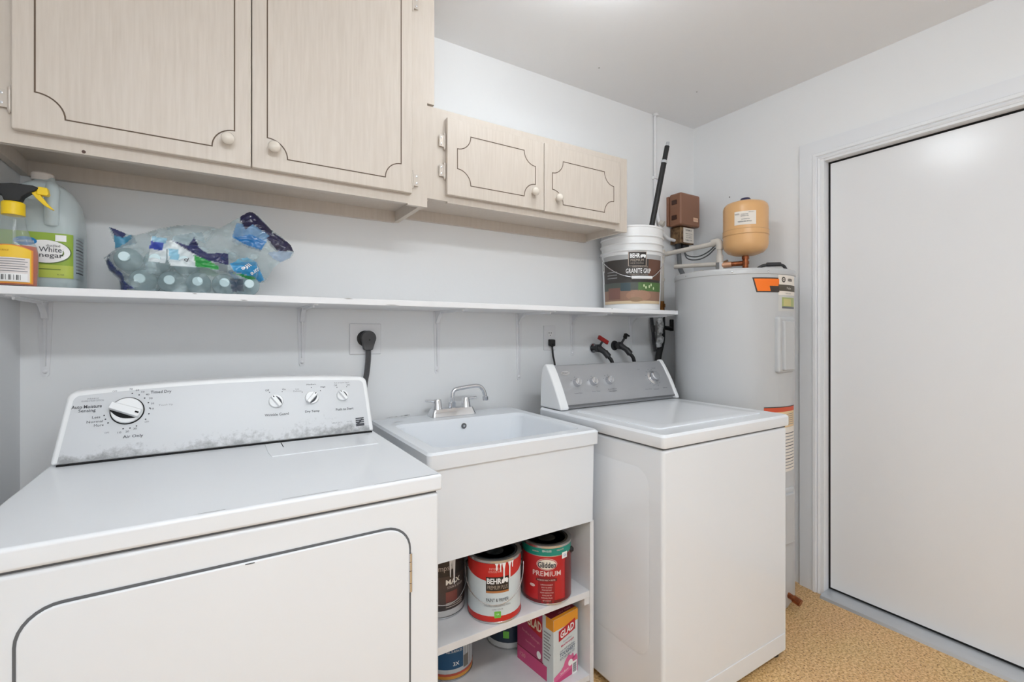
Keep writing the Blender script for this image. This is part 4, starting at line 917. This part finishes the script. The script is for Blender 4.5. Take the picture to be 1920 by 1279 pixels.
bm = bmesh.new(); bm.from_mesh(me); bmesh.ops.remove_doubles(bm, verts=bm.verts, dist=.0004); bmesh.ops.smooth_vert(bm, verts=bm.verts, factor=.5, use_axis_x=True, use_axis_y=True, use_axis_z=True); bm.to_mesh(me); bm.free()
m, nt, b, mx, ma = mat_clear('printed_film', (.8, .86, .87, 1), .8, .16)
at = nt.nodes.new('ShaderNodeAttribute'); at.attribute_name = 'print'
nt.links.new(at.outputs['Color'], b.inputs['Base Color'])
am = nt.nodes.new('ShaderNodeMath'); am.operation = 'MAXIMUM'; m3 = nt.nodes.new('ShaderNodeMath'); m3.operation = 'MULTIPLY_ADD'; m3.inputs[1].default_value = .35; m3.inputs[2].default_value = 0
lw = [n_ for n_ in nt.nodes if n_.type == 'LAYER_WEIGHT'][0]
nt.links.new(lw.outputs['Facing'], m3.inputs[0]); nt.links.new(m3.outputs[0], am.inputs[0]); nt.links.new(at.outputs['Alpha'], am.inputs[1]); nt.links.new(am.outputs[0], mx.inputs[0])
b.inputs['Specular IOR Level'].default_value = .8
link('film', me, m, t, smooth=70)
def film_y(x, z): return max(1.524, 1.642-halfdepth((x, z))-.012)
def fmap(px, py):
    o = fpt(px, py)
    return lambda a, b_: Vector((o[0]+a, film_y(o[0]+a, o[1]+b_)-.001, o[1]+b_))
txt('pure', .030, .011, fmap(1425, 668), M_['white_paint'], t, ang=math.radians(-137), bold=.015); txt('life', .028, .012, fmap(1348, 640), M_['white_paint'], t, ang=math.radians(-137), bold=.015)
txt('p', .009, .012, fmap(820, 575), M_['ink'], t, ang=math.radians(160)); txt('15', .012, .017, fmap(82, 540), C_('film_white', 214, 226, 232), t, ang=math.radians(-70), bold=.03)

# ---------------------------------------------------------------- paint bucket and pole
BX, BY = 1.738, 1.666
t = thing('paint_bucket', 'white five-gallon paint bucket with dark label on the shelf end', 'bucket', (BX, BY, SZ))
MB().lathe([(.132, SZ+.0005), (.135, SZ+.004), (.1445, SZ+.272), (.1525, SZ+.276), (.1525, SZ+.281), (.1455, SZ+.284), (.1465, SZ+.306), (.1530, SZ+.309), (.1530, SZ+.314), (.147, SZ+.317), (.147, SZ+.340), (.1525, SZ+.343), (.1525, SZ+.347), (.1475, SZ+.350), (.148, SZ+.384), (.1505, SZ+.387), (.1505, SZ+.394), (.146, SZ+.394), (.132, SZ+.02), (.01, SZ+.018)], 64, c=(BX, BY)).build('pail', M_['plastic'], t, smooth=30)
def bR(z): return .135+(z-.004)*(.0095/.268)+.0006
def bmap(th_, z0, eps=.0006):
    def f(a, b_):
        R = bR(z0+b_)+eps; q = math.radians(th_)+a/.14; return Vector((BX+R*math.cos(q), BY+R*math.sin(q), SZ+z0+b_))
    return f
def bpatch(name, m, par, a0, a1, z0, z1, eps=.0006, n=24):
    A = [a0+(a1-a0)*i/n for i in range(n+1)]
    return MB().loft([[bmap(a, z0, eps)(0, 0) for a in A], [bmap(a, z1, eps)(0, 0) for a in A]], False, False, cyc=False).build(name, m, par, smooth=60)
lb = bpatch('label', C_('bucket_dark', 66, 62, 60, .45), t, 158, 292, .028, .258)
bpatch('label_top', C_('bucket_grey', 176, 177, 178, .45), lb, 158, 292, .236, .258, .0011)
bpatch('label_brown', C_('bucket_brown', 104, 70, 56, .45), lb, 256, 292, .140, .236, .0011)
ph = bpatch('photo', C_('patio_brown', 150, 116, 98, .45), lb, 158, 292, .028, .128, .0011)
bpatch('photo_back', C_('patio_dark', 84, 90, 84, .45), ph, 158, 292, .092, .128, .0016)
bpatch('photo_pool', C_('patio_slate', 70, 86, 92, .45), ph, 203, 222, .088, .126, .0021)
bpatch('photo_green', C_('patio_green', 84, 118, 66, .45), ph, 236, 292, .086, .128, .0021)
bpatch('photo_step', C_('patio_cream', 214, 192, 160, .45), ph, 158, 292, .028, .042, .0016)
bpatch('photo_stool', C_('patio_box', 128, 92, 82, .45), ph, 174, 202, .050, .104, .0026)
cylpoly('photo_rug', C_('patio_tan', 150, 122, 96, .45), ph, bmap(232, .048, .003), ell(.03, .011)); cylpoly('photo_path', C_('patio_path', 166, 128, 106, .45), ph, bmap(238, .066, .0022), ell(.06, .026))
for a_, z in ((247, .112), (251, .104), (262, .116), (268, .100), (258, .108)): cylpoly('photo_leaf', C_('patio_leaf', 206, 220, 178, .45), ph, bmap(a_, z, .0036), ell(.004, .007, 10))
bk = bpatch('brand_block', C_('bucket_black', 38, 30, 28, .4), lb, 219, 250, .205, .268, .0022); bpatch('brand_rim', C_('bucket_tan', 178, 164, 150, .4), lb, 217.5, 251.5, .203, .270, .0016)
txt('BEHR', .044, .020, bmap(230, .251, .0034), M_['white_paint'], bk, bold=.03); cylpoly('bear', M_['white_paint'], bk, bmap(244.5, .249, .0034), [(-.012, -.007), (-.006, -.008), (-.004, -.003), (.004, -.003), (.007, -.009), (.011, -.008), (.013, .004), (.008, .008), (-.006, .008), (-.012, .003)])
txt('PREMIUM', .058, .012, bmap(234, .230, .0034), C_('bucket_tan', 0, 0, 0), bk); txt('DECK COATING', .058, .006, bmap(234, .216, .0034), C_('bucket_tan', 0, 0, 0), bk)
txt('GRANITE GRIP', .116, .022, bmap(237, .181, .0022), M_['white_paint'], lb, bold=.01)
txt('DECORATIVE', .07, .006, bmap(240, .200, .0022), C_('bucket_tan', 0, 0, 0), lb); txt('CONCRETE COATING', .085, .007, bmap(238, .163, .0022), C_('bucket_tan', 0, 0, 0), lb)
for i in range(3): bpatch('print_line', C_('bucket_grey', 0, 0, 0), lb, 172, 196, .150+i*.014, .153+i*.014, .0016, 8)
st_ = bpatch('barcode_sticker', M_['white_paint'], t, 150, 161, .185, .245, .0016, 8)
for i in range(8): bpatch('barcode_bar', M_['black'], st_, 153, 159, .195+i*.005, .1975+i*.005, .0022, 4)
hp = [bmap(137, .272, .012)(0, 0), bmap(150, .262, .012)(0, 0), bmap(170, .222, .012)(0, 0), bmap(190, .186, .012)(0, 0), bmap(210, .160, .012)(0, 0), bmap(232, .148, .012)(0, 0), bmap(258, .150, .012)(0, 0), bmap(275, .175, .012)(0, 0), bmap(295, .22, .012)(0, 0), bmap(310, .272, .012)(0, 0)]
hd_ = MB().tube(bez(hp, 60), .0022, 8).build('bail_handle', M_['satin'], t, smooth=50)
MB().tube([bmap(a_, .1485, .012)(0, 0) for a_ in range(224, 262, 4)], .0075, 12).build('grip', M_['plastic'], hd_, smooth=60)
t = thing('extension_pole', 'black telescopic extension pole standing in the white bucket', 'pole', (1.745, 1.645, SZ+.02))
P0, P1 = Vector((1.745, 1.642, SZ+.022)), Vector((1.926, 1.600, 2.192)); D_ = P1-P0
MB().tube([P0, P0+D_*.87], .0135, 14).build('tube', M_['black'], t, smooth=50)
MB().tube([P0+D_*.87, P0+D_*.885], .015, 14).build('collar', M_['alu'], t, smooth=50)
MB().tube([P0+D_*.88, P0+D_*.975], .0122, 14).build('inner_tube', M_['black'], t, smooth=50)
MB().tube([P0+D_*.975, P1], [.010, .0085], 12).build('threaded_tip', M_['alu'], t, smooth=50)

# ---------------------------------------------------------------- paint cans
def can(label, cx, cy, z, R, H, side, face, lidcol):
    t = thing('paint_can', label, 'paint can', (cx, cy, z), group='paint cans under the sink')
    MB().lathe([(R-.003, z+.0004), (R, z+.003), (R, z+H-.012)], 48, c=(cx, cy)).build('body', side, t, smooth=40)
    MB().lathe([(R, z+.001), (R+.0018, z+.002), (R+.0018, z+.006), (R, z+.007)], 48, c=(cx, cy), close0=False, close1=False).build('bottom_rim', M_['tin'], t, smooth=40)
    MB().lathe([(R, z+H-.010), (R+.0022, z+H-.008), (R+.0022, z+H-.001), (R-.001, z+H), (R-.010, z+H-.001), (R-.012, z+H-.006), (R-.014, z+H-.006)], 48, c=(cx, cy), close0=False, close1=False).build('top_rim', M_['tin'], t, smooth=40)
    MB().lathe([(R-.011, z+H-.007), (R-.013, z+H-.002), (R-.018, z+H-.0015), (R-.021, z+H-.007), (.03, z+H-.007), (.028, z+H-.0055), (.004, z+H-.0055)], 48, c=(cx, cy)).build('lid', lidcol, t, smooth=40)
    g = lambda da, zz, eps=.0006: cylmap(cx, cy, R, face+da, z+zz, eps)
    pp = lambda name, m, a0, a1, z0_, z1_, par, eps=.0006, n=30: cylpatch(name, m, par, cx, cy, R, face+a0, face+a1, z+z0_, z+z1_, eps, n)
    return t, g, pp
def ears(t, cx, cy, R, z, H, face, sag, dz, m=None):
    for s in (-1, 1):
        a = math.radians(face+s*90); MB().lathe([(.010, 0), (.009, .004), (.004, .006)], 14, Matrix.Translation((cx+R*math.cos(a), cy+R*math.sin(a), z+H-dz)) @ Matrix.Rotation(a, 4, 'Z') @ Matrix.Rotation(PI/2, 4, 'Y')).build('ear', M_['black'] if m is None else m, t)
    pts = []
    for i in range(25):
        q = -90+180*i/24; a = math.radians(face+q); rr = R+.009; pts.append((cx+rr*math.cos(a), cy+rr*math.sin(a), z+H-dz-sag*math.cos(math.radians(q))**.8))
    MB().tube(pts, .0014, 6).build('bail', M_['satin'], t, smooth=60)
darklid = mat_mix('lid_dirty', rgb(70, 66, 58), rgb(40, 38, 34), 30, .35, .65, .4, metal=.3)
# white and red can
cx, cy, R, H = .752, 1.313, .0845, .193
t, g, pp = can('white and red paint can with white drips on the middle shelf', cx, cy, SH, R, H, C_('can_white', 212, 222, 226, .35), 240, mat_mix('lid_black', rgb(34, 40, 44), rgb(70, 76, 80), 40, .5, .7, .4))
pp('red_base', C_('can_red', 200, 40, 34, .35), -180, 180, .007, .024, t)
z0 = SH
n = 72; A = [math.radians(240-180+360*i/n) for i in range(n+1)]
lo_ = [z0+.128+.026*min(1, abs((i/n-.5)*2)*2.0)**1.4 for i in range(n+1)]
rt = MB().loft([[(cx+(R+.0006)*math.cos(a), cy+(R+.0006)*math.sin(a), lo_[i]) for i, a in enumerate(A)], [(cx+(R+.0006)*math.cos(a), cy+(R+.0006)*math.sin(a), z0+H-.010) for a in A]], False, False, cyc=False).build('red_band', C_('can_red', 0, 0, 0), t, smooth=60)
bk = pp('brand_block', C_('bucket_black', 0, 0, 0), -17, 31, .100, .143, t, .0014); pp('brand_foot', C_('can_copper', 184, 120, 70, .4), -17, 31, .095, .101, t, .0016)
txt('BEHR', .044, .017, g(0, .131, .0024), M_['white_paint'], bk, bold=.03); cylpoly('bear', M_['white_paint'], bk, g(22, .131, .0024), [(-.010, -.006), (-.005, -.008), (-.003, -.003), (.004, -.003), (.006, -.008), (.010, -.007), (.011, .004), (.007, .008), (-.005, .007), (-.010, .003)])
txt('PREMIUM PLUS', .062, .012, g(7, .112, .0024), C_('bucket_tan', 0, 0, 0), bk); txt('PAINT & PRIMER', .070, .010, g(7, .073, .0014), M_['ink'], t)
txt('DURABLE, LONG-LASTING FINISH', .082, .006, g(7, .055, .0014), M_['inkpale'], t); txt('LOW ODOR', .034, .005, g(7, .045, .0014), M_['inkpale'], t)
txt('INTERIOR', .036, .007, g(2, .168, .0014), C_('can_pink', 240, 176, 168), rt); txt('ULTRA PURE WHITE', .042, .006, g(2, .159, .0014), C_('can_pink', 0, 0, 0), rt)
gs = cylpoly('green_seal', C_('can_green', 112, 190, 74, .4), t, g(7, .029, .0016), rrect(-.010, .010, -.010, .010, .002, 3)); txt('1 GAL', .010, .005, g(7, .031, .0024), M_['white_paint'], gs)
for a_, l, wd in ((5, .022, .006), (13, .026, .004), (20, .060, .006), (33, .050, .006), (40, .020, .005)):
    zt = H-.008; q = [(-wd, 0), (-wd*.4, -.006), (-wd*.35, -l+.004), (-wd*.2, -l), (wd*.2, -l), (wd*.35, -l+.004), (wd*.4, -.006), (wd, 0)]
    cylpoly('paint_drip', M_['white_paint'], t, g(a_, zt, .0028), q)
ears(t, cx, cy, R, SH, H, 240, .085, .045)
# red can with green band
cx, cy, R, H = .951, 1.303, .083, .193
t, g, pp = can('red paint can with teal top band on the middle shelf', cx, cy, SH, R, H, C_('can_crimson', 186, 34, 38, .3), 231, darklid)
pp('teal_band', C_('can_teal', 20, 140, 124, .35), -180, 180, .160, .1845, t); pp('silver_line', M_['tin'], -180, 180, .1575, .160, t)
pp('dark_column', C_('can_maroon', 150, 24, 34, .3), -16, 22, .006, .094, t, .0010); pp('side_maroon', C_('can_dark', 110, 30, 34, .3), 50, 130, .006, .157, t, .0010); pp('bottom_maroon', C_('can_dark', 0, 0, 0), -180, 180, .006, .016, t, .0014)
ov = cylpoly('oval_rim', C_('can_rim', 230, 200, 196, .3), t, g(4, .133, .0012), ell(.034, .0195, 32)); cylpoly('oval_ring', C_('can_crimson', 0, 0, 0), ov, g(4, .133, .0016), ell(.032, .0178, 32)); cylpoly('oval', C_('can_cream', 236, 228, 214, .3), ov, g(4, .133, .0020), ell(.030, .016, 32))
txt('Glidden', .058, .019, g(4, .132, .0030), M_['ink'], ov, bold=.03); txt('PREMIUM', .094, .0165, g(4, .103, .0020), C_('can_rim', 0, 0, 0), t, bold=.012)
pl_ = pp('plaque', C_('can_dark', 0, 0, 0), -21, 27, .078, .087, t, .0016); txt('INTERIOR PAINT + PRIMER', .058, .005, g(3, .0825, .0026), C_('can_rim', 0, 0, 0), pl_)
for i, s in enumerate(('SUPERIOR DURABILITY', 'EASY TO APPLY', 'STAIN RESISTANT', 'MILDEW RESISTANT FILM', 'FOR WALLS AND TRIM', 'WASHABLE FINISH', 'NET CONTENTS')): txt(s, (.040, .034, .032, .042, .030, .036, .026)[i], .0042, g(4, .067-i*.0085, .0018), C_('can_rim', 0, 0, 0), t)
txt('SEMI-GLOSS', .030, .006, g(4, .176, .0014), M_['white_paint'], t); txt('INTERIOR', .022, .004, g(-22, .173, .0014), C_('can_rim', 0, 0, 0), t); txt('PURE WHITE', .026, .005, g(36, .177, .0014), C_('can_rim', 0, 0, 0), t)
cylpoly('seal', C_('can_rim', 0, 0, 0), t, g(-30, .060, .0014), ell(.010, .005)); tg = pp('price_tag', M_['white_paint'], 40, 56, .146, .166, t, .0018); txt('1 GAL', .014, .008, g(48, .156, .0026), C_('brand_blue', 0, 0, 0), tg)
for s in (1, -1):
    a = math.radians(231+s*82); MB().lathe([(.011, 0), (.010, .004), (.005, .010)], 14, Matrix.Translation((cx+R*math.cos(a), cy+R*math.sin(a), SH+.155)) @ Matrix.Rotation(a, 4, 'Z') @ Matrix.Rotation(PI/2, 4, 'Y')).build('ear', M_['black'], t)
# dark brown can
cx, cy, R, H = .607, 1.424, .083, .193
t, g, pp = can('dark brown paint can half hidden behind the dryer', cx, cy, SH, R, H, C_('can_brown', 74, 60, 56, .35), 262, darklid)
pp('dark_band', C_('can_blackbrown', 52, 44, 42, .35), -180, 180, .130, .183, t); pp('foot_band', C_('can_steel', 186, 184, 182, .35), -180, 180, .008, .026, t); pp('foot_dark', C_('can_blackbrown', 0, 0, 0), -180, 180, .026, .040, t)
txt('Thompsar', .090, .022, g(-10, .155, .0014), C_('can_taupe', 196, 182, 172), t); txt('MAX', .052, .016, g(18, .112, .0014), C_('can_cream', 0, 0, 0), t, bold=.03); txt('STAIN & SEALER', .06, .007, g(24, .095, .0014), C_('can_taupe', 0, 0, 0), t)
pp('patch', C_('can_rust', 120, 64, 56, .4), 0, 28, .050, .082, t, .0012)
for i in range(3): pp('print_line', C_('can_taupe', 0, 0, 0), 0, 44, .034+i*.006, .036+i*.006, t, .0016, 8)
for a_, l, wd in ((-2, .06, .004), (2, .035, .003), (7, .085, .005)):
    cylpoly('paint_drip', M_['white_paint'], t, g(a_+12, H-.008, .0026), [(-wd, 0), (-wd*.35, -l+.004), (0, -l), (wd*.35, -l+.004), (wd, 0)])
ears(t, cx, cy, R, SH, H, 262, .10, .045)
# lower cans
cx, cy, R, H = .690, 1.532, .084, .19
t, g, pp = can('pale paint can with blue panel on the bottom shelf', cx, cy, BT, R, H, C_('can_pale', 206, 210, 212, .35), 262, M_['tin'])
pp('blue_panel', C_('can_blue', 30, 84, 124, .35), -40, 20, .040, .150, t); pp('yellow_foot', C_('can_yellow', 214, 150, 60, .35), -180, 180, .008, .018, t, .0010); pp('red_foot', C_('can_redline', 196, 84, 60, .35), -180, 180, .018, .026, t, .0010)
txt('PRIMER', .070, .018, g(-8, .120, .0016), M_['white_paint'], t, bold=.03); txt('ALL SURFACES', .056, .008, g(-2, .100, .0016), M_['white_paint'], t); txt('3X', .022, .013, g(2, .058, .0016), M_['white_paint'], t, bold=.02)
for a_, l in ((24, .14), (33, .11), (42, .15)): pp('drip_streak', C_('can_grey', 168, 172, 174, .35), a_, a_+3, .035, .035+l, t, .0010, 4)
pp('picture', C_('can_photo', 120, 116, 108, .4), 21, 36, .034, .075, t, .0014, 8)
cx, cy, R, H = .955, 1.556, .084, .19
t, g, pp = can('navy paint can with green seal behind the garbage bag box', cx, cy, BT, R, H, C_('can_navy', 34, 52, 70, .35), 236, M_['tin'])
pp('foot_band', C_('can_pale', 0, 0, 0), -180, 180, .006, .026, t); pp('white_edge', C_('can_pale', 0, 0, 0), -75, -58, .02, .17, t, .0012)
cylpoly('green_seal', C_('can_green', 0, 0, 0), t, g(-4, .056, .0014), rrect(-.011, .011, -.013, .013, .002, 3))
for i in range(3): pp('wave', C_('can_wave', 96, 140, 160, .4), -20, 40, .086+i*.008, .089+i*.008, t, .0012)

# ---------------------------------------------------------------- garbage bag box
BW, BD, BH = .118, .185, .218
t = thing('garbage_bag_box', 'pink and white garbage bag box with orange top on the bottom shelf', 'box', (.943, 1.252, BT), math.radians(7.5), world=False)
pink = C_('box_pink', 206, 72, 124, .45); mag = C_('box_magenta', 176, 60, 106, .45); wht = C_('box_white', 214, 222, 224, .45); amb = C_('box_amber', 232, 156, 40, .45); red = C_('box_red', 188, 32, 40, .45); dk = C_('box_burgundy', 120, 26, 52, .45)
cb = MB().box(0, BW, 0, BD, 0, BH).build('carton', wht, t, bevel=.0012)
F = lambda x, z, e: plane((x, 0, z), (1, 0, 0), (0, 0, 1), e); S = lambda y, z, e: plane((0, y, z), (0, -1, 0), (0, 0, 1), e); T_ = lambda x, y, e: plane((x, y, BH), (1, 0, 0), (0, 1, 0), e)
cylpoly('front_amber', amb, cb, F(BW/2, .199, .0004), rect(-BW/2, BW/2, -.019, .019)); cylpoly('front_amber', amb, cb, S(.018, .199, .0004), rect(-.018, .018, -.019, .019))
cylpoly('top_flap', dk, cb, T_(BW/2, BD/2+.006, .0006), rect(-BW/2, BW/2, -BD/2+.006, BD/2-.006)); cylpoly('top_amber', amb, cb, T_(BW/2, .006, .0004), rect(-BW/2, BW/2, -.006, .006))
txt('odor shield', .06, .008, T_(.07, .02, .0014), C_('box_rose', 226, 150, 160), cb)
cylpoly('logo_panel', red, cb, F(.064, .163, .0008), [(-.040, -.026), (.040, -.010), (.040, .028), (-.040, .010)])
lg = lambda o, eh, k: (lambda a, b_: o(a, b_+k*a))
txt('GLAD', .066, .024, lg(F(.064, .1635, .0016), 0, .22), M_['white_paint'], cb, bold=.03)
txt('ForceFlex', .040, .006, lg(F(.066, .133, .0010), 0, .12), C_('ink_grey', 130, 140, 150), cb); txt('MaxStrength', .062, .009, lg(F(.066, .121, .0010), 0, .12), C_('box_rosered', 200, 60, 100), cb, bold=.015)
txt('our tall kitchen', .07, .007, lg(F(.066, .106, .0010), 0, .1), C_('ink_blue', 70, 96, 130), cb); txt('TOUGHEST', .074, .013, lg(F(.066, .093, .0010), 0, .1), C_('ink_navy', 60, 84, 120), cb, bold=.015); txt('KITCHEN BAG YET', .070, .008, lg(F(.066, .079, .0010), 0, .1), C_('ink_navy', 0, 0, 0), cb)
# pink bag artwork on front: flat print
cylpoly('bag_print', C_('box_bagpink', 222, 104, 152, .45), cb, F(.07, .030, .0006), [(-.068, -.026), (.046, -.026), (.046, .022), (.040, .034), (.036, .026), (.028, .030), (.024, .045), (.014, .038), (.004, .046), (-.006, .040), (-.016, .030), (-.022, .018), (-.036, .006), (-.068, -.004)])
cylpoly('bag_fold', pink, cb, F(.06, .012, .0010), [(-.058, -.010), (.056, -.010), (.056, .016), (.02, .010), (-.02, .004), (-.058, -.002)])
cylpoly('badge', M_['white_paint'], cb, F(.080, .046, .0014), ell(.011, .011, 20)); txt('Cherry Blossom', .04, .010, lg(F(.050, .028, .0016), 0, .15), M_['white_paint'], cb)
bc = cylpoly('barcode_tag', M_['white_paint'], cb, F(.100, .022, .0016), rect(-.012, .012, -.022, .022)); mb = MB(); f = F(.100, .022, .0024)
for i in range(9): mb.add([f(-.008, -.015+i*.0036), f(.008, -.015+i*.0036), f(.008, -.0135+i*.0036+.0006*(i % 2)), f(-.008, -.0135+i*.0036+.0006*(i % 2))], [(0, 1, 2, 3)])
mb.build('barcode', M_['ink'], bc)
sd_ = cylpoly('side_pink', mag, cb, S(.108, .109, .0006), rect(-.077, .055, -.109, .105)); cylpoly('side_lower', pink, cb, S(.108, .026, .0010), rect(-.077, .077, -.026, .022)); cylpoly('side_fold', dk, cb, S(.108, .050, .0012), rect(-.077, .060, -.002, .002))
cylpoly('side_logo', red, sd_, S(.095, .165, .0012), [(-.050, .012), (-.030, -.022), (.040, -.034), (.042, .020), (.0, .04), (-.045, .04)])
txt('GLAD', .075, .036, S(.093, .166, .0020), C_('box_cream', 240, 222, 200), sd_, bold=.03); txt('ForceFlex MaxStrength', .09, .012, lg(S(.112, .112, .0012), 0, -.1), C_('box_rose', 0, 0, 0), sd_); txt('Cherry Blossom', .05, .009, S(.115, .085, .0012), C_('box_rose', 0, 0, 0), sd_)
cylpoly('side_badge', M_['white_paint'], sd_, S(.070, .068, .0014), ell(.011, .013, 20)); txt('120', .03, .014, S(.155, .026, .0016), C_('box_rose', 0, 0, 0), sd_, bold=.02)
for i in range(9): cylpoly('side_print', M_['inkpale'], cb, S(.030, .075+i*.011, .0008), rect(-.016, .010+.004*(i % 3), -.002, .002, 2))
